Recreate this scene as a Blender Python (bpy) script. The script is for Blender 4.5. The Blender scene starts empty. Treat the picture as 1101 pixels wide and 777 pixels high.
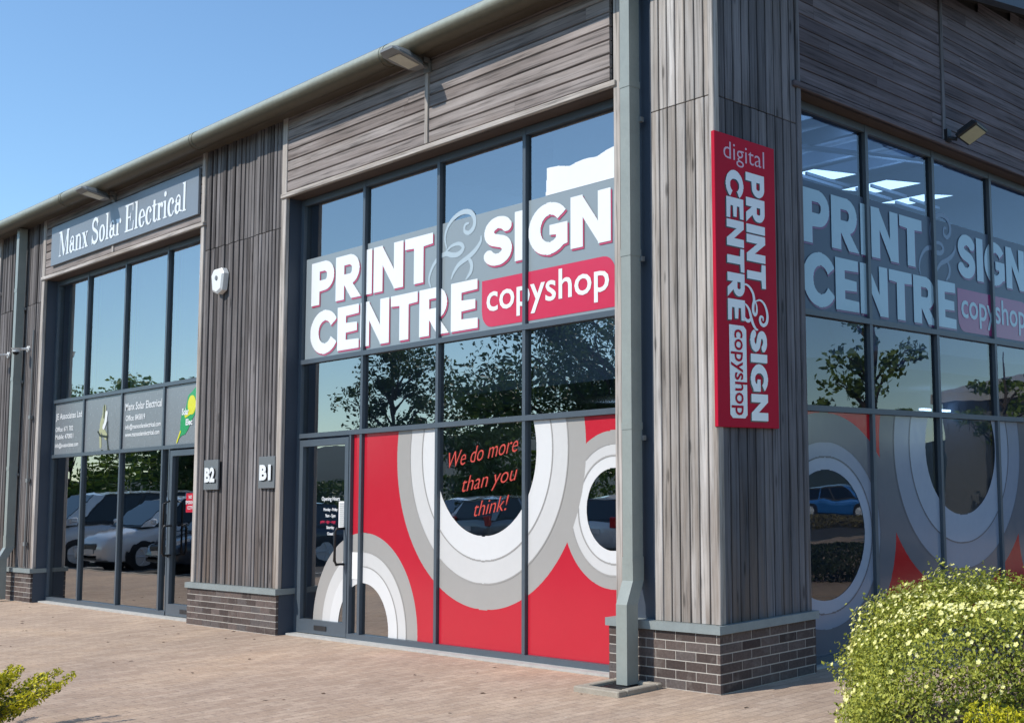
import bpy, math, random
import numpy as np
from mathutils import Vector, Matrix
random.seed(7); RNG = np.random.default_rng(7)
SC = bpy.context.scene
COL = SC.collection
R = math.radians

# ------------------------------------------------------------------ materials
MATS = {}
def newmat(name):
    m = bpy.data.materials.new(name); m.use_nodes = True
    nt = m.node_tree; nt.nodes.clear()
    out = nt.nodes.new('ShaderNodeOutputMaterial')
    MATS[name] = m
    return m, nt, out
def N(nt, t, **kw):
    n = nt.nodes.new(t)
    for k, v in kw.items():
        if k in n.inputs: n.inputs[k].default_value = v
        else: setattr(n, k, v)
    return n
def L(nt, a, b): nt.links.new(a, b)
def math_(nt, op, a, b=None, clamp=False):
    n = nt.nodes.new('ShaderNodeMath'); n.operation = op; n.use_clamp = clamp
    for i, v in enumerate((a, b)):
        if v is None: continue
        if isinstance(v, (int, float)): n.inputs[i].default_value = v
        else: L(nt, v, n.inputs[i])
    return n.outputs[0]
def mixc(nt, f, a, b, mode='MIX'):
    n = nt.nodes.new('ShaderNodeMix'); n.data_type = 'RGBA'; n.blend_type = mode
    for k, v in ((0, f), (6, a), (7, b)):
        if isinstance(v, (int, float)): n.inputs[k].default_value = v
        elif isinstance(v, (tuple, list)): n.inputs[k].default_value = (*v[:3], 1)
        else: L(nt, v, n.inputs[k])
    return n.outputs[2]
def ramp(nt, fac, stops):
    n = nt.nodes.new('ShaderNodeValToRGB')
    e = n.color_ramp.elements
    while len(e) < len(stops): e.new(0.5)
    for i, (p, c) in enumerate(stops):
        e[i].position = p; e[i].color = (*c[:3], 1) if isinstance(c, (tuple, list)) else (c, c, c, 1)
    L(nt, fac, n.inputs[0]); return n.outputs[0]
def coords(nt, scale=(1, 1, 1), rot=(0, 0, 0)):
    tc = nt.nodes.new('ShaderNodeNewGeometry')
    mp = nt.nodes.new('ShaderNodeMapping'); mp.inputs['Scale'].default_value = scale; mp.inputs['Rotation'].default_value = rot
    L(nt, tc.outputs['Position'], mp.inputs[0]); return mp.outputs[0]
def noise(nt, vec, scale, detail=4, rough=.55, dist=0):
    n = nt.nodes.new('ShaderNodeTexNoise'); n.inputs['Scale'].default_value = scale
    n.inputs['Detail'].default_value = detail; n.inputs['Roughness'].default_value = rough; n.inputs['Distortion'].default_value = dist
    L(nt, vec, n.inputs['Vector']); return n.outputs[0]
def bump(nt, h, strength=.3, dist=.01):
    b = nt.nodes.new('ShaderNodeBump'); b.inputs['Strength'].default_value = strength; b.inputs['Distance'].default_value = dist
    L(nt, h, b.inputs['Height']); return b.outputs[0]
def principled(nt, out, col, rough=.6, normal=None, metal=0, spec=.5):
    p = nt.nodes.new('ShaderNodeBsdfPrincipled')
    if isinstance(col, (tuple, list)): p.inputs['Base Color'].default_value = (*col[:3], 1)
    else: L(nt, col, p.inputs['Base Color'])
    if isinstance(rough, (int, float)): p.inputs['Roughness'].default_value = rough
    else: L(nt, rough, p.inputs['Roughness'])
    p.inputs['Metallic'].default_value = metal; p.inputs['Specular IOR Level'].default_value = spec
    if normal is not None: L(nt, normal, p.inputs['Normal'])
    if out is not None: L(nt, p.outputs[0], out.inputs[0])
    return p

def plain(name, col, rough=.5, var=.12, scale=6, metal=0, spec=.5, bmp=.0):
    """painted surface with slight dirt variation"""
    m, nt, out = newmat(name)
    v = coords(nt)
    n = noise(nt, v, scale, 5, .6); n2 = noise(nt, v, scale * 9, 3, .6)
    f = math_(nt, 'MULTIPLY_ADD', n, .7); f = math_(nt, 'ADD', math_(nt, 'MULTIPLY', n, .7), math_(nt, 'MULTIPLY', n2, .3))
    c = ramp(nt, f, [(.3, tuple(x * (1 - var) for x in col)), (.7, tuple(min(1, x * (1 + var)) for x in col))])
    rr = math_(nt, 'ADD', math_(nt, 'MULTIPLY', n2, .15), rough - .07)
    principled(nt, out, c, rr, bump(nt, n2, bmp, .003) if bmp else None, metal, spec)
    return m

def timber(name, axis, lo, hi, streak, knots=True):
    """weathered cladding; axis = grain direction (0,1,2)"""
    m, nt, out = newmat(name)
    geo = nt.nodes.new('ShaderNodeNewGeometry')
    rnd = geo.outputs['Random Per Island']
    off = nt.nodes.new('ShaderNodeCombineXYZ')
    L(nt, math_(nt, 'MULTIPLY', rnd, 37.0), off.inputs[0]); L(nt, math_(nt, 'MULTIPLY', rnd, 17.0), off.inputs[1]); L(nt, math_(nt, 'MULTIPLY', rnd, 53.0), off.inputs[2])
    ad = nt.nodes.new('ShaderNodeVectorMath'); ad.operation = 'ADD'
    L(nt, geo.outputs['Position'], ad.inputs[0]); L(nt, off.outputs[0], ad.inputs[1])
    def mp(s_al, s_ac):
        q = nt.nodes.new('ShaderNodeMapping'); s = [s_ac] * 3; s[axis] = s_al; q.inputs['Scale'].default_value = s
        L(nt, ad.outputs[0], q.inputs[0]); return q.outputs[0]
    g1 = noise(nt, mp(1.2, 40), 1, 5, .65, .3)      # fine grain
    g2 = noise(nt, mp(.45, 7), 1, 4, .6, .6)        # broad streaks
    g3 = noise(nt, coords(nt), 1.1, 3, .6)          # large weathering
    mid = tuple((a + b) / 2 for a, b in zip(lo, hi))
    c = ramp(nt, rnd, [(0, lo), (.35, mid), (.62, tuple(x * 1.08 for x in mid)), (1, hi)])
    gf = ramp(nt, g1, [(.34, .38), (.47, .92), (.60, 1.1), (.72, 1.28)])
    c = mixc(nt, .95, c, gf, 'MULTIPLY')
    sf = ramp(nt, g2, [(.35, streak), (.62, (1.1, 1.1, 1.12))])
    c = mixc(nt, .9, c, sf, 'MULTIPLY')
    wf = ramp(nt, g3, [(.3, (.78, .77, .76)), (.7, (1.1, 1.1, 1.1))])
    c = mixc(nt, .8, c, wf, 'MULTIPLY')
    sz = nt.nodes.new('ShaderNodeSeparateXYZ'); L(nt, geo.outputs['Position'], sz.inputs[0])
    g4 = noise(nt, mp(.5, 9), 1, 4, .6, .8)
    st = math_(nt, 'MULTIPLY', ramp(nt, math_(nt, 'MULTIPLY', sz.outputs[2], .2), [(.10, 1.), (.36, 0.)]), ramp(nt, g4, [(.42, 0.), (.62, 1.)]))
    c = mixc(nt, math_(nt, 'MULTIPLY', st, .7), c, (.16, .115, .085))
    if knots:
        vo = nt.nodes.new('ShaderNodeTexVoronoi'); vo.inputs['Scale'].default_value = 1; vo.inputs['Randomness'].default_value = 1
        L(nt, mp(1.6, 7), vo.inputs['Vector'])
        kf = ramp(nt, vo.outputs['Distance'], [(.0, .22), (.07, .38), (.13, 1)])
        c = mixc(nt, .85, c, kf, 'MULTIPLY')
    h = math_(nt, 'ADD', g1, math_(nt, 'MULTIPLY', g2, .5))
    principled(nt, out, c, .82, bump(nt, h, .55, .004), 0, .25)
    return m
TIM_V = timber('timber_vertical_brown', 2, (.085, .076, .073), (.26, .24, .232), (.60, .57, .56))
TIM_S = timber('timber_vertical_silver', 2, (.32, .295, .268), (.54, .51, .475), (.74, .68, .63))
TIM_H = timber('timber_horizontal', 0, (.22, .185, .17), (.34, .30, .275), (.74, .70, .68), False)
TIM_HR = timber('timber_horizontal_shaded', 1, (.105, .092, .105), (.165, .15, .165), (.7, .66, .66), False)  # darker bluish copy of the boarding, gable side shade put into the colour
TIM_VR = timber('timber_vertical_shaded', 2, (.10, .10, .11), (.205, .20, .21), (.74, .72, .72))  # upright boards of the gable side, shade painted into their tone too
TIM_T = timber('timber_trim', 2, (.40, .36, .32), (.48, .44, .40), (.8, .76, .72), False)
TIM_TH = timber('timber_trim_horizontal', 0, (.42, .38, .34), (.5, .46, .42), (.8, .76, .72), False)

FRAME = plain('anthracite_frame', (.075, .095, .115), .38, .08, 3)
REVEAL = plain('anthracite_reveal', (.045, .06, .085), .5, .1, 2)
DARKGAP = plain('shadow_board', (.02, .018, .018), .9, .1)
BROWNSOF = plain('brown_soffit', (.085, .06, .048), .7, .15, 4)
COPING = plain('grey_green_coping', (.235, .265, .26), .5, .14, 5, bmp=.2)
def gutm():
    m, nt, out = newmat('gutter_underside_shade'); geo = nt.nodes.new('ShaderNodeNewGeometry'); v = coords(nt)
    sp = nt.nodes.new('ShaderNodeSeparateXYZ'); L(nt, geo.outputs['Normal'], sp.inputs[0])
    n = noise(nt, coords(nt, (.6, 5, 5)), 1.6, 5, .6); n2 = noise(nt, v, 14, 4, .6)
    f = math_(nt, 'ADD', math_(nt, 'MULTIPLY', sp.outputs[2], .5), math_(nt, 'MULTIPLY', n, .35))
    c = ramp(nt, f, [(.0, (.085, .07, .042)), (.14, (.17, .16, .11)), (.30, (.30, .325, .27)), (.7, (.37, .40, .355))])  # underside shade painted in: colour darkens as faces turn downward
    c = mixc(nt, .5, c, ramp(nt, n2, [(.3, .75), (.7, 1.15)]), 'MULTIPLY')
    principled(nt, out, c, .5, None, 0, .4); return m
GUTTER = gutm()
SOFFIT = plain('soffit_metal', (.085, .07, .05), .6, .25, 3)
PIPE = plain('pipe_grey_green', (.27, .295, .27), .42, .1, 4)
ROOFM = plain('roof_metal', (.2, .21, .21), .5, .15, 2)
CONC = plain('concrete', (.34, .30, .24), .85, .2, 9, bmp=.5)
THRESH = plain('threshold_concrete', (.42, .41, .38), .8, .15, 8)
MORTAR = plain('mortar', (.50, .455, .40), .9, .15, 30)
BLACK = plain('black_plastic', (.018, .018, .02), .4, .1)
RUBBER = plain('rubber', (.02, .02, .02), .8, .1)
CHROME = plain('steel', (.55, .56, .57), .25, .05, metal=1)
WHITEPL = plain('white_plastic', (.78, .78, .76), .4, .05)
LENSM = plain('lamp_lens', (.55, .53, .42), .35, .1, 10)
LENSD = plain('lamp_lens_pale', (.5, .49, .33), .35, .1, 10)
LAMPG = plain('lamp_grey', (.2, .205, .2), .45, .1)

def brickm():
    m, nt, out = newmat('brown_brick')
    geo = nt.nodes.new('ShaderNodeNewGeometry'); v = coords(nt)
    n1 = noise(nt, v, 45, 5, .7); n2 = noise(nt, v, 8, 3, .6); n3 = noise(nt, v, 160, 2, .6)
    c = ramp(nt, geo.outputs['Random Per Island'], [(0, (.060, .043, .038)), (.4, (.105, .078, .068)), (.8, (.14, .105, .092)), (1, (.10, .088, .084))])
    c = mixc(nt, .8, c, ramp(nt, n1, [(.3, .6), (.7, 1.3)]), 'MULTIPLY')
    c = mixc(nt, ramp(nt, n2, [(.55, 0.), (.8, .35)]), c, (.3, .27, .24))
    principled(nt, out, c, .85, bump(nt, math_(nt, 'ADD', n1, n3), .7, .005), 0, .3)
    return m
BRICK = brickm()

def paverm():
    m, nt, out = newmat('block_paving')
    v = coords(nt)
    rot = coords(nt, (1, 1, 1), (0, 0, R(90)))
    br = nt.nodes.new('ShaderNodeTexBrick')
    for k, x in (('Scale', 1), ('Mortar Size', .006), ('Mortar Smooth', .6), ('Bias', 0), ('Brick Width', .205), ('Row Height', .105)): br.inputs[k].default_value = x
    br.inputs['Color1'].default_value = (.405, .295, .215, 1); br.inputs['Color2'].default_value = (.485, .368, .275, 1); br.inputs['Mortar'].default_value = (.32, .235, .185, 1)
    L(nt, rot, br.inputs['Vector'])
    n1 = noise(nt, v, .45, 5, .6, .4); n2 = noise(nt, v, 2.6, 6, .7, .5); n3 = noise(nt, v, 60, 4, .7); n4 = noise(nt, v, 14, 4, .6)
    c = br.outputs['Color']
    c = mixc(nt, 1, c, ramp(nt, n1, [(.3, (.84, .84, .86)), (.5, (1, 1, 1)), (.7, (1.2, 1.17, 1.1))]), 'MULTIPLY')
    c = mixc(nt, 1, c, ramp(nt, n2, [(.3, (.87, .86, .85)), (.5, (1, 1, 1)), (.7, (1.09, 1.09, 1.09))]), 'MULTIPLY')
    c = mixc(nt, .7, c, ramp(nt, n3, [(.3, .7), (.68, 1.25)]), 'MULTIPLY')
    c = mixc(nt, .5, c, ramp(nt, n4, [(.35, .8), (.7, 1.15)]), 'MULTIPLY')
    # small pale and dark specks (gum, grit)
    vo = nt.nodes.new('ShaderNodeTexVoronoi'); vo.inputs['Scale'].default_value = 5.5; L(nt, v, vo.inputs['Vector'])
    sp = ramp(nt, vo.outputs['Distance'], [(.035, 1.), (.06, 0.)])
    sel = nt.nodes.new('ShaderNodeSeparateColor'); L(nt, vo.outputs['Color'], sel.inputs[0])
    pick = math_(nt, 'GREATER_THAN', sel.outputs[0], .72)
    pick2 = math_(nt, 'LESS_THAN', sel.outputs[0], .14)
    c = mixc(nt, math_(nt, 'MULTIPLY', math_(nt, 'MULTIPLY', sp, pick), .7), c, (.62, .55, .47))
    c = mixc(nt, math_(nt, 'MULTIPLY', math_(nt, 'MULTIPLY', sp, pick2), .6), c, (.07, .055, .045))
    h = math_(nt, 'SUBTRACT', math_(nt, 'MULTIPLY', n3, .3), br.outputs['Fac'])
    principled(nt, out, c, .88, bump(nt, h, .5, .006), 0, .3)
    return m
PAVER = paverm()

def asph():
    m, nt, out = newmat('asphalt'); v = coords(nt)
    n = noise(nt, v, 120, 3, .7); n2 = noise(nt, v, .5, 4, .6)
    c = mixc(nt, 1, ramp(nt, n, [(.3, (.045, .044, .042)), (.75, (.10, .098, .094))]), ramp(nt, n2, [(.3, .8), (.7, 1.35)]), 'MULTIPLY')
    principled(nt, out, c, .9, bump(nt, n, .5, .006), 0, .3); return m
ASPH = asph()

def glassm(name, ior, tint, refl=1.0):
    """coated glazing: transparent tint plus Fresnel mirror"""
    m, nt, out = newmat(name)
    fr = nt.nodes.new('ShaderNodeFresnel'); fr.inputs['IOR'].default_value = ior
    v = coords(nt); nn = noise(nt, v, 1.3, 2, .5)
    b = bump(nt, nn, .09, .02)
    gl = nt.nodes.new('ShaderNodeBsdfGlossy'); gl.inputs['Roughness'].default_value = .0; gl.inputs['Color'].default_value = (refl, refl, refl, 1)
    L(nt, b, gl.inputs['Normal'])
    tr = nt.nodes.new('ShaderNodeBsdfTransparent'); tr.inputs['Color'].default_value = (*tint, 1)
    mx = nt.nodes.new('ShaderNodeMixShader')
    L(nt, fr.outputs[0], mx.inputs[0]); L(nt, tr.outputs[0], mx.inputs[1]); L(nt, gl.outputs[0], mx.inputs[2]); L(nt, mx.outputs[0], out.inputs[0])
    return m
GLASS = glassm('tinted_glass', 3.6, (.34, .42, .46))
GLASSR = glassm('tinted_glass_side', 1.9, (.28, .42, .60))
GLASSL = glassm('mirror_glass', 5.0, (.30, .36, .38))
GLASSC = glassm('clear_glass', 5.0, (.97, .99, 1))
CARGLASS = glassm('car_glass', 1.6, (.06, .07, .08))

def vinyl(name, col, rough=.17, var=.03, spec=.5):
    return plain(name, col, rough, var, 1.5, spec=spec)
RED = vinyl('red_vinyl', (.50, .018, .036)); CRIM = vinyl('crimson_edge', (.50, .07, .14))
WHITE = vinyl('white_vinyl', (.80, .82, .83)); GREY1 = vinyl('grey_vinyl', (.36, .345, .325))
LIGHT1 = vinyl('light_grey_vinyl', (.60, .59, .575)); LIGHT2 = vinyl('pale_grey_vinyl', (.68, .675, .665)); LIGHT3 = vinyl('near_white_vinyl', (.76, .76, .755))
PINK = vinyl('raspberry_vinyl', (.58, .035, .085)); AMP = vinyl('pale_ampersand', (.42, .50, .54)); SIGNRED = vinyl('sign_red', (.46, .006, .030), .55, .03, .15)
SIGNGREY = vinyl('sign_grey', (.20, .225, .255), .4); PLATE = vinyl('plate_grey', (.15, .16, .165), .4)
PANELG = vinyl('panel_grey', (.205, .225, .24), .25)
PAPER = vinyl('paper', (.78, .78, .76), .7); SCRIPTR = vinyl('red_marker', (.55, .06, .04), .5)
GREENV = vinyl('green_print', (.03, .33, .12)); YELV = vinyl('yellow_print', (.70, .68, .04)); OLIVE = vinyl('olive_print', (.42, .43, .26)); DARKV = vinyl('dark_print', (.03, .035, .03))
SHADL = vinyl('letter_shade', (.035, .04, .045)); PALER = vinyl('pale_rose_print', (.66, .42, .50))
def frost(name='frosted_film', col=(.33, .385, .41)):
    m, nt, out = newmat(name)
    p = principled(nt, None, col, .3, None)
    tr = nt.nodes.new('ShaderNodeBsdfTransparent'); tr.inputs[0].default_value = (.6, .65, .7, 1)
    mx = nt.nodes.new('ShaderNodeMixShader'); mx.inputs[0].default_value = .22
    L(nt, p.outputs[0], mx.inputs[1]); L(nt, tr.outputs[0], mx.inputs[2]); L(nt, mx.outputs[0], out.inputs[0]); return m
FROST = frost()
# gable side film copies: shade and blue skylight painted into darker colours
FROST_S = frost('frosted_film_shaded', (.075, .11, .165))
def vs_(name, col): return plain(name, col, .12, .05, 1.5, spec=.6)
WHITE_S = vs_('white_film_shaded', (.32, .475, .56)); CRIM_S = vs_('crimson_film_shaded', (.14, .05, .14)); PINK_S = vs_('raspberry_film_shaded', (.24, .035, .14)); AMP_S = vs_('ampersand_film_shaded', (.12, .17, .25))
RED_S = vs_('red_film_shaded', (.42, .010, .018)); GREY_S = vs_('grey_film_shaded', (.13, .14, .165)); LIGHT_S1 = vs_('light_film_shaded', (.235, .275, .345)); LIGHT_S2 = vs_('pale_film_shaded', (.31, .365, .45))
INWALL = plain('interior_plaster', (.22, .30, .42), .8, .06, 1); INCEIL = plain('interior_ceiling', (.24, .31, .42), .8, .05, 1); INFLOOR = plain('interior_carpet', (.10, .10, .11), .9, .1)
PALEBLUE = plain('pale_blue_sheet', (.62, .82, .92), .8, .05, 1)
DOORDARK = plain('interior_dark', (.03, .03, .034), .7, .1)
def emis(name, col, s):
    m, nt, out = newmat(name); e = nt.nodes.new('ShaderNodeEmission'); e.inputs[0].default_value = (*col, 1); e.inputs[1].default_value = s
    L(nt, e.outputs[0], out.inputs[0]); return m
ROOFL = emis('rooflight_glow', (.85, .93, 1), 3.4); TUBE = emis('tube_glow', (.9, .95, 1), 5)

def leafm(name, lo, hi, trans=.3):
    m, nt, out = newmat(name)
    geo = nt.nodes.new('ShaderNodeNewGeometry')
    n = noise(nt, coords(nt), 3.5, 3, .6)
    f = math_(nt, 'ADD', math_(nt, 'MULTIPLY', geo.outputs['Random Per Island'], .65), math_(nt, 'MULTIPLY', n, .35))
    c = ramp(nt, f, [(.1, lo), (.85, hi)])
    p = principled(nt, None, c, .5, None, 0, .4)
    t = nt.nodes.new('ShaderNodeBsdfTranslucent'); L(nt, c, t.inputs[0])
    mx = nt.nodes.new('ShaderNodeMixShader'); mx.inputs[0].default_value = trans
    L(nt, p.outputs[0], mx.inputs[1]); L(nt, t.outputs[0], mx.inputs[2]); L(nt, mx.outputs[0], out.inputs[0]); return m
LEAF_P = leafm('potentilla_leaf', (.10, .135, .015), (.54, .55, .08))
FLOWER = leafm('cream_petal', (.72, .66, .14), (.90, .87, .46), .2)
LEAF_G = leafm('golden_needle', (.30, .30, .01), (.80, .72, .03), .3)
LEAF_GD = leafm('green_needle', (.03, .06, .015), (.12, .17, .03), .3)
LEAF_T = leafm('tree_leaf', (.03, .06, .012), (.10, .16, .03), .3)
LEAF_Y = leafm('bright_tree_leaf', (.08, .14, .015), (.22, .32, .05), .35)
LEAF_D = leafm('dark_leaf', (.015, .025, .012), (.05, .075, .02), .2)
BARK = plain('bark', (.09, .075, .06), .9, .3, 20, bmp=.6)
SOIL = plain('soil', (.06, .045, .03), .95, .3, 25, bmp=.6)

# ------------------------------------------------------------------ mesh builder
class MB:
    def __init__(s): s.v = []; s.f = []; s.mi = []
    def add(s, vs, fs, mi=0):
        o = len(s.v); s.v += [tuple(map(float, q)) for q in vs]; s.f += [tuple(i + o for i in q) for q in fs]; s.mi += [mi] * len(fs); return s
    def box(s, x0, x1, y0, y1, z0, z1, mi=0):
        x0, x1 = sorted((x0, x1)); y0, y1 = sorted((y0, y1)); z0, z1 = sorted((z0, z1))
        return s.add([(x0, y0, z0), (x1, y0, z0), (x1, y1, z0), (x0, y1, z0), (x0, y0, z1), (x1, y0, z1), (x1, y1, z1), (x0, y1, z1)],
                     [(0, 3, 2, 1), (4, 5, 6, 7), (0, 1, 5, 4), (1, 2, 6, 5), (2, 3, 7, 6), (3, 0, 4, 7)], mi)
    def bev(s, x0, x1, y0, y1, z0, z1, b=.006, mi=0):
        """box with chamfered edges on all vertical/horizontal edges of its outline (octagonal in plan)"""
        x0, x1 = sorted((x0, x1)); y0, y1 = sorted((y0, y1))
        def ring(i, z): return [(x0 + b + i, y0 + i, z), (x1 - b - i, y0 + i, z), (x1 - i, y0 + b + i, z), (x1 - i, y1 - b - i, z), (x1 - b - i, y1 - i, z), (x0 + b + i, y1 - i, z), (x0 + i, y1 - b - i, z), (x0 + i, y0 + b + i, z)]
        vs = ring(b, z0) + ring(0, z0 + b) + ring(0, z1 - b) + ring(b, z1); fs = []
        for r in range(3):
            for k in range(8): fs.append((r * 8 + k, r * 8 + (k + 1) % 8, r * 8 + 8 + (k + 1) % 8, r * 8 + 8 + k))
        fs += [tuple(reversed(range(8))), tuple(range(24, 32))]
        return s.add(vs, fs, mi)
    def tube(s, pts, r, n=10, mi=0, cap=True):
        pts = [Vector(p) for p in pts]; rr = r if isinstance(r, (list, tuple)) else [r] * len(pts)
        vs = []; fs = []; up = None
        for i, p in enumerate(pts):
            d = (pts[min(i + 1, len(pts) - 1)] - pts[max(i - 1, 0)]).normalized()
            if up is None: up = Vector((0, 0, 1)) if abs(d.z) < .9 else Vector((1, 0, 0))
            a = d.cross(up).normalized(); b = d.cross(a).normalized(); up = b.cross(d) if abs(b.cross(d).dot(d)) < .5 else up
            up = -b if False else up
            for k in range(n):
                t = 2 * math.pi * k / n; vs.append(p + rr[i] * (math.cos(t) * a + math.sin(t) * b))
        for i in range(len(pts) - 1):
            for k in range(n): fs.append((i * n + k, i * n + (k + 1) % n, (i + 1) * n + (k + 1) % n, (i + 1) * n + k))
        if cap: fs += [tuple(reversed(range(n))), tuple(range((len(pts) - 1) * n, len(pts) * n))]
        return s.add(vs, fs, mi)
    def rectsweep(s, pts, w, d, mi=0):
        """rectangular pipe: section w in x, d in y; pts along"""
        vs = []; fs = []
        for p in pts:
            x, y, z = p; vs += [(x - w / 2, y - d / 2, z), (x + w / 2, y - d / 2, z), (x + w / 2, y + d / 2, z), (x - w / 2, y + d / 2, z)]
        for i in range(len(pts) - 1):
            for k in range(4): fs.append((i * 4 + k, i * 4 + (k + 1) % 4, i * 4 + 4 + (k + 1) % 4, i * 4 + 4 + k))
        fs += [(3, 2, 1, 0), tuple(range(len(vs) - 4, len(vs)))]
        return s.add(vs, fs, mi)
    def build(s, name, mats, parent=None, smooth=False, label=None):
        me = bpy.data.meshes.new(name); me.from_pydata(s.v, [], s.f)
        for m in (mats if isinstance(mats, (list, tuple)) else [mats]): me.materials.append(m)
        if any(s.mi): me.polygons.foreach_set('material_index', s.mi)
        if smooth: me.polygons.foreach_set('use_smooth', [True] * len(me.polygons))
        me.update()
        return link(name, me, parent, label)
def link(name, me, parent=None, label=None):
    o = bpy.data.objects.new(name, me); COL.objects.link(o)
    if parent is not None: 
        o.parent = parent
        if parent.parent is None: o.matrix_parent_inverse = Matrix.Translation(parent.location).inverted()
    if label: o['label'] = label
    return o
def tag(o, label, cat, group=None):
    o['label'] = label; o['category'] = cat
    if group: o['group'] = group
    return o
def thing(name, label, cat, loc=(0, 0, 0), group=None):
    o = bpy.data.objects.new(name, None); COL.objects.link(o); o.location = loc; o.empty_display_size = .2
    return tag(o, label, cat, group)
def struct(o): o['kind'] = 'structure'; return o

def split_rows(mb):
    """connected pieces of a scanline mesh: quads of neighbouring rows that overlap"""
    n = len(mb.f); par = list(range(n))
    def find(i):
        while par[i] != i: par[i] = par[par[i]]; i = par[i]
        return i
    V = np.array(mb.v); ax = 0 if np.ptp(V[:, 0]) > 1e-3 else 1
    rows = {}
    for i, f in enumerate(mb.f):
        q = V[list(f)]; rows.setdefault(round(q[0][2], 4), []).append((i, q[2:, ax].min(), q[2:, ax].max(), round(q[2][2], 4), q[:2, ax].min(), q[:2, ax].max()))
    for z, lst in rows.items():
        for i, a, b, zt, _, _ in lst:
            for j, _, _, _, c, d in rows.get(zt, []):
                if c < b and a < d: par[find(i)] = find(j)
    out = {}
    for i, f in enumerate(mb.f): out.setdefault(find(i), MB()).add([mb.v[k] for k in f], [(0, 1, 2, 3)])
    return [m for m in out.values() if len(m.f) > 2]

# ---- shapes drawn from implicit masks (letters, rings), turned into thin meshes of trapezoids
def mask_mesh(mb, fn, a0, a1, b0, b1, na, nb, to3, mi=0):
    """fn(A,B)->bool; scanline runs to quads; to3(a,b)->(x,y,z)"""
    A = np.linspace(a0, a1, na + 1); B = np.linspace(b0, b1, nb + 1)
    def runs(b):
        m = fn(A, np.full_like(A, b)); d = np.flatnonzero(np.diff(np.r_[False, m, False].astype(int)))
        da = A[1] - A[0]
        return [(A[i] - da / 2, A[j - 1] + da / 2) for i, j in zip(d[::2], d[1::2])]
    e = (B[1] - B[0]) * 1e-3
    for k in range(nb):
        r0 = runs(B[k] + e); r1 = runs(B[k + 1] - e)
        ok = len(r0) == len(r1) and all(min(p[1], q[1]) > max(p[0], q[0]) for p, q in zip(r0, r1))
        if not ok: r0 = r1 = runs((B[k] + B[k + 1]) / 2)
        for p, q in zip(r0, r1):
            mb.add([to3(p[0], B[k]), to3(p[1], B[k]), to3(q[1], B[k + 1]), to3(q[0], B[k + 1])], [(0, 1, 2, 3)], mi)
def bx(a0, a1, b0, b1): return lambda A, B: (A >= a0) & (A <= a1) & (B >= b0) & (B <= b1)
def pol(pts):
    def f(A, B):
        ins = np.zeros(A.shape, bool); n = len(pts)
        for i in range(n):
            (x1, y1), (x2, y2) = pts[i], pts[(i + 1) % n]
            if y1 == y2: continue
            c = ((y1 > B) != (y2 > B)) & (A < (x2 - x1) * (B - y1) / (y2 - y1) + x1); ins ^= c
        return ins
    return f
def ell(ca, cb, ra, rb): return lambda A, B: ((A - ca) / ra) ** 2 + ((B - cb) / rb) ** 2 <= 1
def stroke(pts, w, taper=None):
    P = np.array(pts, float)
    def f(A, B):
        best = np.zeros(A.shape, bool)
        for i in range(len(P) - 1):
            p, q = P[i], P[i + 1]; d = q - p; l2 = (d ** 2).sum()
            t = np.clip(((A - p[0]) * d[0] + (B - p[1]) * d[1]) / l2, 0, 1)
            ww = w if taper is None else taper[i] + (taper[i + 1] - taper[i]) * t
            best |= (A - p[0] - t * d[0]) ** 2 + (B - p[1] - t * d[1]) ** 2 <= (ww / 2) ** 2
        return best
    return f
def U(*fs):
    def f(A, B):
        r = fs[0](A, B)
        for g in fs[1:]: r = r | g(A, B)
        return r
    return f
def D(f1, f2): return lambda A, B: f1(A, B) & ~f2(A, B)
def smooth_pts(pts, n=6):
    P = [np.array(p, float) for p in pts]; P = [2 * P[0] - P[1]] + P + [2 * P[-1] - P[-2]]; out = []
    for i in range(1, len(P) - 2):
        for k in range(n):
            t = k / n
            out.append(tuple(.5 * ((2 * P[i]) + (-P[i - 1] + P[i + 1]) * t + (2 * P[i - 1] - 5 * P[i] + 4 * P[i + 1] - P[i + 2]) * t * t + (-P[i - 1] + 3 * P[i] - 3 * P[i + 1] + P[i + 2]) * t ** 3)))
    out.append(tuple(P[-2])); return out
def earc(ca, cb, ra, rb, t0, t1, n=22):
    return [(ca + ra * math.cos(R(t0 + (t1 - t0) * k / n)), cb + rb * math.sin(R(t0 + (t1 - t0) * k / n))) for k in range(n + 1)]
W_ = .27
bowl = D(U(bx(0, .46, .32, 1), ell(.44, .66, .31, .34)), U(bx(.26, .44, .56, .77), ell(.44, .665, .075, .105)))
GLY = {
 'P': (.75, U(bx(0, .27, 0, 1), bowl)),
 'R': (.80, U(bx(0, .27, 0, 1), bowl, pol([(.30, .36), (.52, .36), (.80, 0), (.49, 0), (.26, .34)]))),
 'I': (.27, bx(0, .27, 0, 1)),
 'N': (.86, U(bx(0, .26, 0, 1), bx(.60, .86, 0, 1), pol([(0, 1), (.25, 1), (.86, 0), (.61, 0)]))),
 'T': (.76, U(bx(0, .76, .77, 1), bx(.245, .515, 0, 1))),
 'E': (.68, U(bx(0, .27, 0, 1), bx(0, .67, .78, 1), bx(0, .62, .395, .605), bx(0, .68, 0, .22))),
 'C': (.86, D(D(ell(.48, .5, .48, .515), ell(.50, .5, .215, .27)), pol([(.52, .5), (1.1, .92), (1.1, .08)]))),
 'G': (.92, U(D(D(ell(.48, .5, .48, .515), ell(.50, .5, .215, .27)), pol([(.50, .52), (1.1, .98), (1.1, .2), (.9, .2)])), D(U(bx(.50, .90, .36, .56), bx(.65, .90, .14, .56)), ell(5, 5, .1, .1)))),
 'S': (.74, stroke(earc(.385, .695, .235, .185, 28, 262) + earc(.355, .305, .245, .19, 82, -152), .25)),
}
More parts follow.
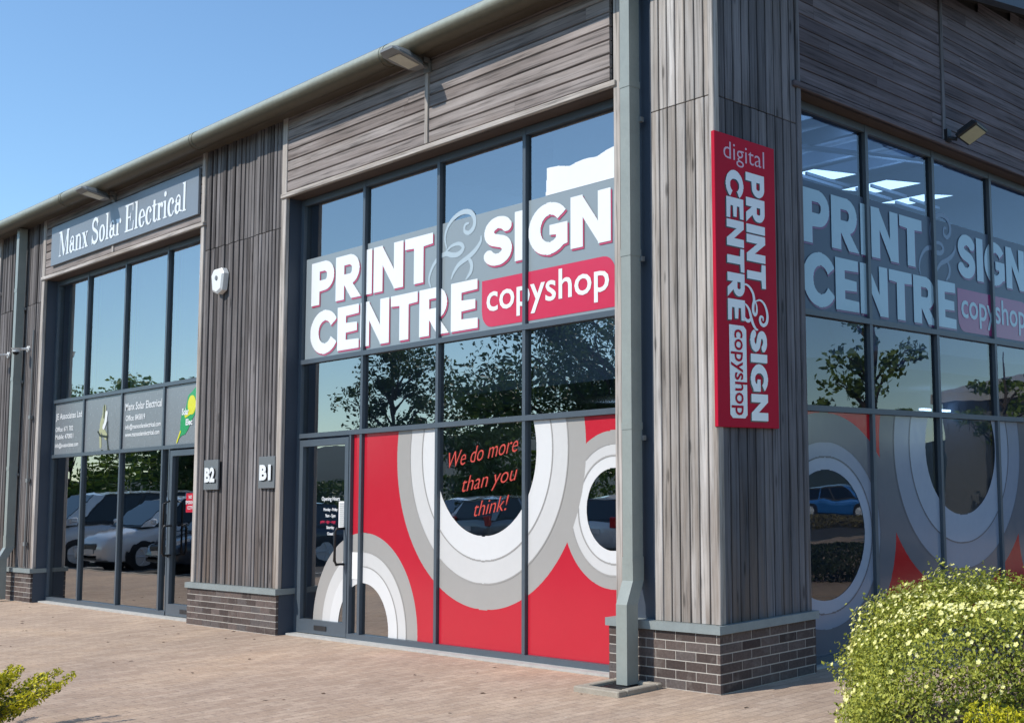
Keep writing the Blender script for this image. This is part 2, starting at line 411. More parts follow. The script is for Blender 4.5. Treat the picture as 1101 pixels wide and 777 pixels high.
def word(mb, txt, wa, wb, height, to3, width=None, gap=.05, da=0, db=0, mi=0, res=64):
    tot = sum(GLY[c][0] for c in txt) + gap * (len(txt) - 1)
    sx = (width / tot) if width else height
    a = 0
    for c in txt:
        w, fn = GLY[c]
        mask_mesh(mb, fn, -.01, w + .01, -.02, 1.02, int(res * 1.6 * w), res, lambda p, q, a=a: to3(wa + (a + p) * sx + da, wb + q * height + db), mi)
        a += w + gap
AMP_STROKES = [[(-3.62, 4.28), (-3.68, 4.27), (-3.69, 4.21), (-3.62, 4.18), (-3.54, 4.22), (-3.52, 4.30), (-3.58, 4.38), (-3.71, 4.41), (-3.86, 4.38), (-3.98, 4.30), (-4.03, 4.19), (-4.0, 4.08)],
 [(-4.0, 4.05), (-3.9, 4.09), (-3.77, 4.09), (-3.71, 4.04), (-3.78, 3.99), (-3.9, 3.99), (-4.01, 4.02), (-4.15, 3.99), (-4.26, 3.9), (-4.31, 3.79), (-4.28, 3.71)],
 [(-3.41, 4.11), (-3.42, 4.06), (-3.5, 3.99), (-3.63, 3.93), (-3.78, 3.88), (-3.87, 3.81), (-3.91, 3.75)],
 [(-3.63, 3.93), (-3.57, 3.86), (-3.58, 3.78), (-3.66, 3.71)]]
def ampersand(mb, to3, w=.045):
    fs = []
    for s in AMP_STROKES:
        p = smooth_pts(s, 5); n = len(p); tp = [w * (.45 + .75 * math.sin(math.pi * min(1, (k + 1) / n))) for k in range(n)]
        fs.append(stroke(p, w, tp))
    mask_mesh(mb, U(*fs), -4.36, -3.36, 3.68, 4.45, 300, 230, to3)

_dg = None
def text_mesh(mb, txt, size, to3, bold=0., align='LEFT', fitw=None, mi=0, shear=0, space=1.0):
    cu = bpy.data.curves.new('t', 'FONT'); cu.body = txt; cu.size = size; cu.offset = bold; cu.align_x = align; cu.shear = shear; cu.space_character = space; cu.resolution_u = 3
    ob = bpy.data.objects.new('t', cu); COL.objects.link(ob)
    dg = bpy.context.evaluated_depsgraph_get(); dg.update()
    me = bpy.data.meshes.new_from_object(ob.evaluated_get(dg))
    vs = [tuple(v.co) for v in me.vertices]; fs = [tuple(p.vertices) for p in me.polygons]
    bpy.data.objects.remove(ob); bpy.data.curves.remove(cu); bpy.data.meshes.remove(me)
    if not vs: return
    x0 = min(v[0] for v in vs); x1 = max(v[0] for v in vs); k = 1
    if fitw: k = fitw / (x1 - x0)
    base = x0 if align == 'LEFT' else (x0 + x1) / 2
    mb.add([to3((v[0] - base) * k, v[1]) for v in vs], fs, mi)

# ------------------------------------------------------------------ dimensions
G = .242            # glass plane depth behind plinth faces
ZT, Z1, Z2, ZB, HEAD = 4.99, 3.125, 2.262, .05, 5.07
CAPT, CAPB = .52, .455
CL = .03            # cladding face
EAVE = 6.04
def rz(y): return 6.16 + .168 * max(y, -.4)     # underside of the roof at depth y (gable slope)
FY = lambda x, z, d=0: (x, G - d, z)            # point on front glazing plane, d proud
RX = lambda y, z, d=0: (-G + d, y, z)           # point on side glazing plane

building = thing('retail_building', 'two storey timber clad retail building with tall dark framed shopfronts and curved grey gutter', 'building', (0, 0, 0))
def part(mb, name, m, parent=building, **kw): return mb.build(name, m, parent, **kw)

# ---- brick plinths
def bricks(mb, a0, a1, z0, z1, place, seed=0):
    """stretcher bond bricks as separate thin blocks; place(a0,a1,z0,z1)"""
    rows = int(round((z1 - z0) / .075)); rnd = random.Random(seed)
    for r in range(rows):
        zb = z0 + r * .075; a = a0 - (.1125 if r % 2 else 0)
        while a < a1:
            p, q = max(a, a0), min(a + .215, a1)
            if q - p > .012: place(p, q, zb + .003, zb + .068)
            a += .225
def plinth(x0, x1, y1, side=False, ylen=0):
    mb = MB(); mb.box(x0 + .0035, x1 - .0035, .0035, y1 - .008, -.05, CAPB)
    core = part(mb, 'plinth', MORTAR, label='dark brown brick plinth with pale mortar')
    b = MB()
    bricks(b, x0, x1, .005, CAPB, lambda p, q, z, w: b.box(p, q, 0, .03, z, w), 1)
    ends = [(x1, 1)] if not side else []
    for xe, sgn in ends + [(x0, -1)]:
        bricks(b, .032, y1, .005, CAPB, lambda p, q, z, w: b.box(xe - sgn * .03, xe, p, q, z, w), 2)
    if side: bricks(b, .032, y1, .005, CAPB, lambda p, q, z, w: b.box(x1 - .03, x1, p, q, z, w), 3)
    part(b, 'brickwork', BRICK, core)
    c = MB()
    if side: c.box(x0 - .02, x1 + .025, -.025, y1 + .02, CAPB, CAPT)
    else: c.box(x0 - .02, x1 + .03, -.025, .28, CAPB, CAPT)
    part(c, 'coping', COPING, core)
plinth(-9.2, -6.925, .26); plinth(-16.9, -14.68, .26); plinth(-24.9, -22.6, .26)
plinth(-1.27, 0, 1.18, side=True)

# ---- vertical boarding
def vboards_front(x0, x1, z0, z1, m, wmin, wmax, seed, name='timber_cladding', split=4.74):
    rnd = random.Random(seed); b = MB(); x = x0
    while x < x1 - .02:
        w = min(rnd.uniform(wmin, wmax), x1 - x)
        if x1 - (x + w) < .03: w = x1 - x
        dy = rnd.uniform(0, .02) if wmax < .1 else rnd.uniform(0, .003)
        g = .007 if wmax > .1 else .0085
        for za, zb in ((z0, split - .003), (split + .003, z1)):
            b.bev(x + g, x + w - g, CL + dy, CL + .03, za, zb, .004)
        x += w
    o = part(b, name, m)
    k = MB(); k.box(x0 + .01, x1 - .01, CL + .024, CL + .06, z0, z1); part(k, 'backing_board', DARKGAP, o)
    return o
for (a, b_, s) in ((-9.14, -7.06, 3), (-16.85, -14.80, 5), (-24.85, -22.8, 6)):
    vboards_front(a, b_, CAPT, EAVE + .1, TIM_V, .062, .094, s)
vboards_front(-.752, -.06, CAPT, EAVE + .1, TIM_S, .098, .112, 8)
m = MB(); m.box(-1.15, -.752, .085, .10, CAPT, EAVE + .1); m.box(-.90, -.79, .07, .084, CAPT, EAVE + .1); m.box(-.76, -.753, CL + .012, .085, CAPT, EAVE + .1); part(m, 'pipe_shade_strip', REVEAL)  # dark set-back strip stands in for the downpipe's shadow on the boards
# corner post and side of corner pier
m = MB(); m.bev(-.062, -.002, CL - .018, CL + .05, CAPT, EAVE + .1, .006)
part(m, 'corner_trim', TIM_S)
m = MB(); y = CL + .052; rnd = random.Random(4)
while y < 1.10:
    w = min(.104 + rnd.uniform(-.004, .004), 1.10 - y)
    if w > .03:
        for za, zb in ((CAPT, 4.737), (4.743, 6.35)): m.bev(-CL - .03, -CL - rnd.uniform(0, .004), y + .006, y + w - .006, za, zb, .004)
    y += w
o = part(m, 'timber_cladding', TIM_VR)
k = MB(); k.box(-CL - .06, -CL - .024, .06, 1.12, CAPT, 6.34); part(k, 'backing_board', DARKGAP, o)
m = MB(); m.bev(-CL - .03, -CL + .012, 1.103, 1.160, CAPT, HEAD + .03, .005); part(m, 'edge_trim', TIM_VR); m = MB(); m.bev(-CL - .03, -CL + .008, 1.06 + .05, 1.160, HEAD + .034, 6.36, .005)
part(m, 'edge_trim', TIM_VR)
# trims at opening edges (front)
for xe, w_ in ((-6.985, .055), (-14.74, .055), (-22.74, .055), (-1.158, .042), (-9.115, .045), (-16.83, .045)):
    m = MB(); m.bev(xe - w_, xe + w_, CL - .012, CL + .035, CAPT, EAVE + .08, .005); part(m, 'edge_trim', TIM_T)

# ---- reveals (dark metal returns)
def reveal(xa, xb, seams=True):
    m = MB(); m.box(xa - .03, xa, CL + .036, G + .06, CAPT + .002, HEAD); m.box(xa - .02, xa + .004, .03, G + .06, 0, CAPB - .002); part(m, 'reveal_panel', REVEAL)
    m = MB(); m.box(xb, xb + .03, CL + .036, G + .06, CAPT + .002, HEAD); part(m, 'reveal_panel', REVEAL)
    s = MB(); s.box(xa, xb, CL + .01, G + .08, HEAD - .0, HEAD + .04); part(s, 'opening_soffit', BROWNSOF)
reveal(-6.925, -1.15); reveal(-14.68, -9.07); reveal(-22.68, -16.78)
# ---- horizontal fascia boards
def fascia(xa, xb, xm, seed):
    rnd = random.Random(seed); b = MB(); z = HEAD + .07; i = 0
    while z < EAVE + .08:
        z2 = min(z + .1255, EAVE + .12)
        cuts = [xa] + sorted(rnd.uniform(xa, xb) for _ in range(2)) + [xb]
        cuts = [xa, xm - .03, xm + .03, xb]
        extra = xa + (xb - xa) * rnd.random()
        segs = [(xa, xm - .032), (xm + .032, xb)]
        for p, q in segs:
            if p + .3 < extra < q - .3: parts_ = [(p, extra - .001), (extra + .001, q)]
            else: parts_ = [(p, q)]
            for u, v in parts_:
                b.add([(u, CL + .016, z), (v, CL + .016, z), (v, CL, z + .010), (u, CL, z + .010), (u, CL - .002, z2 - .011), (v, CL - .002, z2 - .011), (u, CL + .03, z2 - .011), (v, CL + .03, z2 - .011), (u, CL + .03, z), (v, CL + .03, z)],
                      [(0, 1, 2, 3), (3, 2, 5, 4), (4, 5, 7, 6), (8, 9, 1, 0), (8, 0, 3, 4, 6), (1, 9, 7, 5, 2)])
        z = z2
    o = part(b, 'fascia_boarding', TIM_H)
    k = MB(); k.box(xa, xb, CL + .031, CL + .07, HEAD + .045, EAVE + .1); part(k, 'backing_board', DARKGAP, o)
    t = MB(); t.bev(xm - .028, xm + .028, CL - .018, CL + .02, HEAD + .07, EAVE + .08, .004); part(t, 'cover_strip', TIM_T, o)
    t = MB(); t.bev(xa - .10, xb + .10, CL - .032, CL + .03, HEAD + .0, HEAD + .055, .006); part(t, 'head_board', TIM_TH, o)
fascia(-6.93, -1.26, -4.05, 1); fascia(-14.685, -9.16, -12.0, 2); fascia(-22.68, -16.87, -19.8, 3)
# ---- side fascia (gable), boards follow the slope at the top
YR0, YR1 = 1.17, 7.3
m = MB(); z = HEAD + .07; rnd = random.Random(11)
while z < 8.1:
    z2 = z + .1255
    for p, q in ((YR0 - .01, 3.508), (3.572, 12.0)):
        ys = max(p, (z + .12 - 6.16) / .168) if z + .12 > rz(p) else p
        if ys < q - .05:
            cut = ys + (q - ys) * rnd.random()
            sg = [(ys, cut - .001), (cut + .001, q)] if (q - ys) > 1.5 else [(ys, q)]
            for u, v in sg:
                m.add([(-CL - .016, u, z), (-CL - .016, v, z), (-CL, v, z + .01), (-CL, u, z + .01), (-CL + .002, v, z2 - .006), (-CL + .002, u, z2 - .006), (-CL - .03, v, z2 - .006), (-CL - .03, u, z2 - .006)],
                      [(0, 1, 2, 3), (3, 2, 4, 5), (5, 4, 6, 7)])
    z = z2
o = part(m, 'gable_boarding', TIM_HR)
k = MB(); k.add([(-CL - .035, YR0 - .1, HEAD + .045), (-CL - .035, 12, HEAD + .045), (-CL - .035, 12, rz(12)), (-CL - .035, YR0 - .1, rz(YR0 - .1)), (-CL - .1, YR0 - .1, HEAD + .045), (-CL - .1, 12, HEAD + .045), (-CL - .1, 12, rz(12)), (-CL - .1, YR0 - .1, rz(YR0 - .1))],
      [(0, 1, 2, 3), (7, 6, 5, 4), (0, 4, 5, 1), (1, 5, 6, 2), (3, 2, 6, 7), (0, 3, 7, 4)])
part(k, 'backing_board', DARKGAP, o)
t = MB(); t.bev(-CL - .02, -CL + .02, 3.512, 3.568, HEAD + .06, 6.70, .004); part(t, 'cover_strip', TIM_VR, o)
t = MB(); t.bev(-CL - .03, -CL + .03, 1.05, 12, HEAD, HEAD + .055, .006); part(t, 'head_board', TIM_HR, o)
t = MB(); t.box(-G - .08, -CL - .01, 1.15, YR1, HEAD, HEAD + .04); part(t, 'opening_soffit', BROWNSOF)
t = MB(); t.box(-G - .06, -CL - .036, 1.12, 1.155, 0, HEAD); part(t, 'reveal_panel', REVEAL); t = MB(); t.box(-G - .06, -CL - .036, YR1, YR1 + .03, 0, HEAD); part(t, 'reveal_panel', REVEAL)
t = MB()
yy = YR1 + .03
while yy < 12: t.bev(-CL - .03, -CL, yy + .003, min(yy + .104, 12) - .003, CAPT, HEAD, .004); yy += .104
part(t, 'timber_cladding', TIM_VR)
t = MB(); t.box(-.06, 0, YR1, 12, -.05, CAPT); part(t, 'plinth', MORTAR)

# ---- roof, gutter, soffit, verge
XL, XE = -25.2, .30
m = MB()
m.add([(XL, -.16, rz(-.16) + .02), (XE, -.16, rz(-.16) + .02), (XE, 12.2, rz(12.2)), (XL, 12.2, rz(12.2)), (XL, -.16, rz(-.16) + .13), (XE, -.16, rz(-.16) + .13), (XE, 12.2, rz(12.2) + .13), (XL, 12.2, rz(12.2) + .13)],
      [(3, 2, 1, 0), (4, 5, 6, 7), (0, 1, 5, 4), (1, 2, 6, 5), (2, 3, 7, 6), (3, 0, 4, 7)])
part(m, 'roof', ROOFM)
m = MB(); m.box(XL, XE - .02, -.14, CL + .05, EAVE, EAVE + .03); part(m, 'eaves_soffit', SOFFIT)
def gutter_mesh():
    m = MB(); n = 28; r = .108; cy, cz = -.192, 6.10; seg = np.linspace(XL, XE, 14)
    vs = []; fs = []
    for x in seg:
        for k in range(n + 1):
            t = R(-250 + 300 * k / n) if False else R(60 + 300 * k / n)
            vs.append((x, cy + r * math.cos(t), cz + r * math.sin(t)))
    for i in range(len(seg) - 1):
        for k in range(n): fs.append((i * (n + 1) + k, i * (n + 1) + k + 1, (i + 1) * (n + 1) + k + 1, (i + 1) * (n + 1) + k))
    m.add(vs, fs); return m, cy, cz, r
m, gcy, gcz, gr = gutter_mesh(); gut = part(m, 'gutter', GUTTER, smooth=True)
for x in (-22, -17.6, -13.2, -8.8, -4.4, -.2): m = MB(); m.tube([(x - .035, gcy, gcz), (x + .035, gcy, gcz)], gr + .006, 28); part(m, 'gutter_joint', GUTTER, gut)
m = MB(); m.add([(XE - .10, -.1, rz(-.1) - .12), (XE + .03, -.1, rz(-.1) - .12), (XE + .03, 12.2, rz(12.2) - .12), (XE - .10, 12.2, rz(12.2) - .12), (XE - .10, -.1, rz(-.1) + .02), (XE + .03, -.1, rz(-.1) + .16), (XE + .03, 12.2, rz(12.2) + .16), (XE - .10, 12.2, rz(12.2) + .02)],
      [(3, 2, 1, 0), (4, 5, 6, 7), (0, 1, 5, 4), (1, 2, 6, 5), (2, 3, 7, 6), (3, 0, 4, 7)])
part(m, 'verge_board', REVEAL)
m = MB(); m.add([(-.12, .0, rz(0) - .012), (XE - .1, .0, rz(0) - .012), (XE - .1, 12.2, rz(12.2) - .012), (-.12, 12.2, rz(12.2) - .012)], [(0, 1, 2, 3)]); part(m, 'verge_soffit', DARKGAP)

# ---- interior shell
for q in ((-25, -.35, 11.8, 11.95, 0, 7.9), (-25.1, -24.95, .3, 11.9, 0, 7.5), (-16.06, -15.94, .34, 11.8, .01, 6), (-8.06, -7.94, .34, 11.8, .01, 6),
          (-24.9, -.4, 6.2, 6.3, .01, 2.9), (-24.9, -.4, CL + .1, CL + .2, HEAD + .05, 6.0), (-G - .02, -.1, .3, 12, HEAD + .05, 6.1)):
    m = MB(); m.box(*q); part(m, 'interior_wall', INWALL)
for a, b_ in ((-9.1, -7.0), (-16.85, -14.75), (-24.85, -22.7)):
    m = MB(); m.box(a + .05, b_ - .03, .1, .32, 0, 6.0); part(m, 'inner_wall', INWALL)
m = MB(); m.box(-1.1, -.1, .1, 1.08, 0, 6.05); part(m, 'inner_wall', INWALL)
m = MB(); m.box(-24.9, -.4, .35, 11.8, -.02, .008); part(m, 'interior_floor', INFLOOR)
m = MB(); m.box(-24.9, -.45, 3.2, 11.8, 2.75, 2.95); part(m, 'mezzanine_floor', INCEIL)
m = MB(); m.add([(-24.95, .2, 5.98), (-.3, .2, 5.98), (-.3, 11.8, 7.6), (-24.95, 11.8, 7.6)], [(0, 1, 2, 3)])
part(m, 'ceiling_lining', INCEIL)
def ceil_z(y): return 5.98 + (7.6 - 5.98) * (y - .2) / 11.6
for x0, x1 in ((-3.5, -2.0), (-7.0, -5.8), (-12.6, -11.4)):
    rl = MB(); rl.add([(x0, 4.6, ceil_z(4.6) - .02), (x1, 4.6, ceil_z(4.6) - .02), (x1, 7.4, ceil_z(7.4) - .02), (x0, 7.4, ceil_z(7.4) - .02)], [(3, 2, 1, 0)]); part(rl, 'rooflight', ROOFL)
for (xa, xb, ya, yb) in ((-4.95, -4.5, 7.0, 8.1), (-4.95, -4.05, 8.3, 9.3), (-5.0, -4.1, 9.5, 10.4), (-6.6, -5.9, 7.2, 9.0)):
    rl = MB(); rl.add([(xa, ya, 6.36), (xb, ya, 6.36), (xb, yb, 6.50), (xa, yb, 6.50)], [(3, 2, 1, 0)]); lo_ = part(rl, 'rooflight', ROOFL)
    rb_ = MB()
    for q in (.33, .66): rb_.box(xa + (xb - xa) * q - .02, xa + (xb - xa) * q + .02, ya, yb, 6.30, 6.35)
    part(rb_, 'rooflight_bar', INWALL, lo_)
for k in range(7):
    yk = .8 + k * 1.45; rf = MB()
    rf.box(-24.9, -.4, yk, yk + .09, ceil_z(yk) - .26, ceil_z(yk) - .05); part(rf, 'ceiling_rafter', INWALL)
for x in (-2.75, -4.3, -6.4, -8.6, -12): rf = MB(); rf.tube([(x, .5, ceil_z(.5) - .3), (x, 11, ceil_z(11) - .3)], .05, 6); part(rf, 'ceiling_duct', INWALL)
for q in ((-1.73, -1.67, 5.5, 6.15, 2.46, 2.485), (-5.9, -4.6, 4.0, 4.07, 2.62, 2.66)): m = MB(); m.box(*q); part(m, 'strip_light', TUBE)

# ---- shopfront frames and panes
def glazed_front(xs, door_l, door_r, name_label):
    """xs: mullion positions incl. ends; door opening between door_l and door_r below Z2"""
    f = MB(); w = .023
    # outer + mullions
    for i, x in enumerate(xs):
        zlo = 0.02
        if door_l - .04 < x < door_r + .04 and 0 < i < len(xs) - 1 and not (abs(x - door_r) < .05 or abs(x - door_l) < .05): zlo = Z2
        ww = w if 0 < i < len(xs) - 1 else .035
        f.box(x - ww, x + ww, G - .036, G + .06, zlo, ZT + .075)
    f.box(xs[0], xs[-1], G - .032, G + .055, ZT, ZT + .074)
    for z in (Z1, Z2): f.box(xs[0], xs[-1], G - .042, G + .05, z - .026, z + .026)
    for a, b_ in ((xs[0], door_l), (door_r, xs[-1])):
        if b_ - a > .15: f.box(a, b_, G - .045, G + .05, .022, .078)
    f.box(door_l - .028, door_l + .002, G - .039, G + .05, .02, Z2 - .03); f.box(door_r - .002, door_r + .03, G - .039, G + .05, .02, Z2 - .03)
    fr = part(f, 'shopfront_frame', FRAME, label=name_label)
    rows = [(.078, Z2 - .028), (Z2 + .028, Z1 - .028), (Z1 + .028, ZT)]
    for i in range(len(xs) - 1):
        for r, (za, zb) in enumerate(rows):
            a, b_ = xs[i] + .028, xs[i + 1] - .028
            if r == 0:
                if a >= door_l - .05 and b_ <= door_r + .3 and a < door_r:
                    if b_ > door_r + .08: a = door_r + .03
                    else: continue
                elif a < door_l < b_: b_ = door_l - .028
            g = MB(); g.add([(a, G, za), (b_, G, za), (b_, G, zb), (a, G, zb)], [(0, 1, 2, 3)])
            part(g, 'window_pane', GLASSC if (r == 0 and i == 2 and xs[0] > -8) or (r == 2 and xs[0] < -10) else (GLASSL if r == 0 else GLASS), fr)
    t = MB(); t.box(xs[0] - .01, xs[-1] + .01, G - .14, G + .1, .0, .022); part(t, 'threshold', THRESH)
    return fr
XB1 = [-6.89, -5.54, -4.11, -2.69, -1.19]
XB2 = [-14.66, -13.41, -12.0, -10.58, -9.11]
XB3 = [-22.66, -21.3, -19.8, -18.3, -16.82]
fr1 = glazed_front(XB1, -6.86, -5.76, 'anthracite shopfront frame carrying red and grey ringed window graphics')
fr2 = glazed_front(XB2, -10.33, -9.14, 'anthracite shopfront frame with grey company panels')
fr3 = glazed_front(XB3, -22.6, -22.5, 'anthracite shopfront frame at the far left')
# side shopfront
YM = [1.18, 2.39, 3.583, 4.784, 5.98, YR1 - .03]
f = MB()
for i, y in enumerate(YM): f.box(-G - .06, -G + .040, y - .023, y + .023, .02, ZT + .075)
f.box(-G - .055, -G + .034, YM[0], YM[-1], ZT, ZT + .074)
for z in (Z1, Z2): f.box(-G - .05, -G + .046, YM[0], YM[-1], z - .026, z + .026)
f.box(-G - .05, -G + .060, YM[0], YM[-1], .022, .078)
frR = part(f, 'shopfront_frame', FRAME, label='anthracite shopfront frame on the shaded gable side')
for i in range(len(YM) - 1):
    for za, zb in ((.078, Z2 - .028), (Z2 + .028, Z1 - .028), (Z1 + .028, ZT)):
        g = MB(); g.add([(-G, YM[i] + .028, za), (-G, YM[i + 1] - .028, za), (-G, YM[i + 1] - .028, zb), (-G, YM[i] + .028, zb)], [(0, 1, 2, 3)])
        part(g, 'window_pane', GLASSR, frR)
t = MB(); t.box(-G - .1, -G + .14, YM[0], YM[-1], 0, .022); part(t, 'threshold', THRESH)

# ---- entrance doors
def door(x0, x1, handle_x, lab):
    m = MB(); z0, z1 = .03, Z2 - .05; s = .075; y0, y1 = G - .04, G + .03
    m.box(x0, x0 + s, y0, y1, z0, z1); m.box(x1 - s, x1, y0, y1, z0, z1); m.box(x0 + s, x1 - s, y0, y1, z1 - s, z1); m.box(x0 + s, x1 - s, y0, y1, z0, z0 + .15)
    d = part(m, 'entrance_door', FRAME, label=lab)
    g = MB(); g.add([(x0 + s, G, z0 + .15), (x1 - s, G, z0 + .15), (x1 - s, G, z1 - s), (x0 + s, G, z1 - s)], [(0, 1, 2, 3)]); part(g, 'door_pane', GLASS, d)
    h = MB(); hx = handle_x; h.tube([(hx, y0, .82), (hx, y0 - .09, .82), (hx, y0 - .11, .86), (hx, y0 - .11, 1.17), (hx, y0 - .09, 1.21), (hx, y0, 1.21)], .016, 10)
    part(h, 'door_handle', BLACK, d, smooth=True)
    k = MB(); k.box((x0 + x1) / 2 - .13, (x0 + x1) / 2 + .13, y0 - .008, y0 + .004, .075, .125); part(k, 'letter_plate', BLACK, d)
    return d
d1 = door(-6.845, -5.775, -5.835, 'glass entrance door with opening hours lettering and ringed graphic')
d2 = door(-10.31, -9.16, -10.20, 'glass entrance door with red notice sticker')
hh = MB(); hh.tube([(-10.27, .2, .80), (-10.27, .12, .84), (-10.27, .12, 1.5), (-10.27, .2, 1.54)], .014, 8); part(hh, 'door_handle', BLACK, d2, smooth=True)

# ------------------------------------------------------------------ vinyl graphics
def rings(clist, reg, to3, parent, d0=.004, res=(420, 180), side=False):
    """clist: [(ca,cb,[R_out,...,R_hole])]; later ones lie on top. reg: list of (a0,a1,b0,b1). Disjoint masks, single layer."""
    a0 = min(r[0] for r in reg); a1 = max(r[1] for r in reg); b0 = min(r[2] for r in reg); b1 = max(r[3] for r in reg)
    inreg = U(*[bx(*r) for r in reg])
    def owner(A, B):
        own = np.zeros(A.shape, int)        # 0 = red
        for ca, cb, rs in clist:
            d = np.hypot(A - ca, B - cb)
            own[d <= rs[0]] = 1
            for k in range(1, len(rs)): own[d <= rs[k]] = k + 1
            # hole = last index = 99
            own[d <= rs[-1]] = 99
        return own
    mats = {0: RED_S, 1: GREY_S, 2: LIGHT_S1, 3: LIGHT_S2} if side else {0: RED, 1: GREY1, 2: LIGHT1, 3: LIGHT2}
    nm = {0: 'red_vinyl', 1: 'grey_ring', 2: 'light_grey_ring', 3: 'pale_ring', 4: 'white_ring'}
    mx = max(len(c[2]) for c in clist)
    for k in range(mx):
        for r in reg:
            mb = MB(); mask_mesh(mb, lambda A, B, k=k: (owner(A, B) == k), r[0], r[1], r[2], r[3], int(res[0] * (r[1] - r[0]) / (a1 - a0)) + 4, res[1], lambda a, b: to3(a, b, d0))
            if mb.v:
                for piece in split_rows(mb): part(piece, nm[k], mats[k], parent)
    # darker hairline at each ring's inner edge (printed shading)
C1 = (-3.35, 1.965, [1.515, 1.272, 1.05, .814]); C2 = (-1.47, 1.405, [.69, .575, .47, .36]); C3 = (-5.5, .12, [1.042, .84, .68, .504])
pz0, pz1 = .079, Z2 - .029
regs = [(XB1[i] + .029, XB1[i + 1] - .029, pz0, pz1) for i in (1, 2, 3)] + [(-5.729, XB1[1] - .029, pz0, pz1)]
rings([C2, C1, C3], regs, FY, fr1, .004, (1500, 240))
# door part of the same graphic: grey, white rings over clear glass
mbs = {}
def door_ring(k, r0, r1, m, nm):
    mb = MB(); fn = lambda A, B: (np.hypot(A + 5.5, B - .12) <= r0) & (np.hypot(A + 5.5, B - .12) > r1)
    mask_mesh(mb, fn, -6.769, -5.851, .181, 1.6, 260, 160, lambda a, b: FY(a, b, .004)); part(mb, nm, m, d1)
rs = C3[2]
door_ring(0, rs[0], rs[1], GREY1, 'grey_ring'); door_ring(1, rs[1], rs[2], LIGHT1, 'light_grey_ring'); door_ring(2, rs[2], rs[3], LIGHT2, 'pale_ring')
# printed hairlines at ring edges
def hairlines(clist, regs, to3, parent, na, nb, om=GREY1):
    reg = U(*[bx(*r) for r in regs]); mb = MB()
    def fn(A, B):
        out = np.zeros(A.shape, bool)
        for i, (ca, cb, rs) in enumerate(clist):
            d = np.hypot(A - ca, B - cb); h = np.zeros(A.shape, bool)
            for r in rs[1:-1]: h |= (np.abs(d - r) < .007)
            over = np.zeros(A.shape, bool)
            for cb2 in clist[i + 1:]: over |= np.hypot(A - cb2[0], B - cb2[1]) <= cb2[2][0]
            out |= h & ~over
        return out & reg(A, B)
    a0 = min(r[0] for r in regs); a1 = max(r[1] for r in regs)
    mask_mesh(mb, fn, a0, a1, pz0, pz1, na, nb, lambda a, b: to3(a, b, .007)); part(mb, 'ring_outline', om, parent)
hairlines([C2, C1, C3], regs, FY, fr1, 2400, 300)
# side graphics
SA = (1.66, 1.13, [1.10, .84, .70, .583]); SB = (4.03, 1.93, [1.515, 1.272, 1.0, .705]); SCc = (6.35, 1.05, [1.15, .95, .7, .45])
regR = [(YM[i] + .029, YM[i + 1] - .029, pz0, pz1) for i in range(5)]
RXI = RX
rings([SCc, SB, SA][::1], regR, RXI, frR, .004, (1300, 220), True)
hairlines([SCc, SB, SA], regR, RXI, frR, 1800, 260, GREY_S)

# ---- upper band with lettering
def upper_band(to3, parent, a_of, edges, a0, a1, side=False):
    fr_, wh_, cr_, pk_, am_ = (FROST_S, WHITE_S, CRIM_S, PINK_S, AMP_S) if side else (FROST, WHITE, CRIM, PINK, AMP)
    def T(d): return lambda a, b: to3(a_of(a), b, d)
    panes = [(edges[i] + .029, edges[i + 1] - .029) for i in range(len(edges) - 1)]
    mb = MB()
    for p, q in panes:
        p2, q2 = max(p, a0), min(q, a1)
        if q2 > p2: mb.add([to3(p2, Z1 + .029, .003), to3(q2, Z1 + .029, .003), to3(q2, 4.345, .003), to3(p2, 4.345, .003)], [(0, 1, 2, 3)])
    part(mb, 'frosted_band', fr_, parent)
    mb = MB(); ampersand(mb, T(.006)); part(mb, 'ampersand', am_, parent)
    # copyshop box: two rounded corners
    x0, x1, z0, z1, r = -3.39, -1.43, 3.185, 3.655, .16
    box = pol([(x0, z1)] + [(x1 - r + r * math.sin(R(t)), z1 - r + r * math.cos(R(t))) for t in range(0, 91, 10)] + [(x1, z0)] + [(x0 + r - r * math.sin(R(t)), z0 + r - r * math.cos(R(t))) for t in range(0, 91, 10)])
    lo = MB(); mask_mesh(lo, box, x0, x1, z0, z1, 500, 60, T(.006)); part(lo, 'copyshop_panel', pk_, parent)
    mb = MB(); text_mesh(mb, 'copyshop', .40, lambda a, b: T(.010)(-3.31 + a, 3.345 + b * 1.0), .004, 'LEFT', 1.80); part(mb, 'lettering', wh_, parent)
    lines = [('PRINT', -6.70, 3.775, .50, 2.46), ('CENTRE', -6.71, 3.20, .49, 3.255), ('SIGN', -3.365, 3.785, .48, 1.88)]
    sh = MB(); wh = MB()
    for tx, x, z, h, w in lines:
        word(sh, tx, x, z, h, T(.008), w, .06, .015, -.020); word(wh, tx, x, z, h, T(.012), w, .06)
    part(sh, 'letter_shadow', cr_, parent); part(wh, 'lettering', wh_, parent)
upper_band(FY, fr1, lambda a: a, XB1, -6.84, -1.22)
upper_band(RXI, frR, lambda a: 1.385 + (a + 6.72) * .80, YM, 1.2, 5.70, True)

# ---- handwriting on the big circle
mb = MB()
for tx, x, z, s, w in (('We do more', -3.93, 1.82, .23, 1.12), ('than you', -3.70, 1.58, .22, .88), ('think!', -3.50, 1.34, .21, .55)):
    text_mesh(mb, tx, s, lambda a, b, x=x, z=z: FY(x + a, z + b + .18 * (a / 1.1) * .75, .006), -.002, 'LEFT', w, shear=.35)
part(mb, 'handwriting', SCRIPTR, fr1, label='red handwritten slogan')
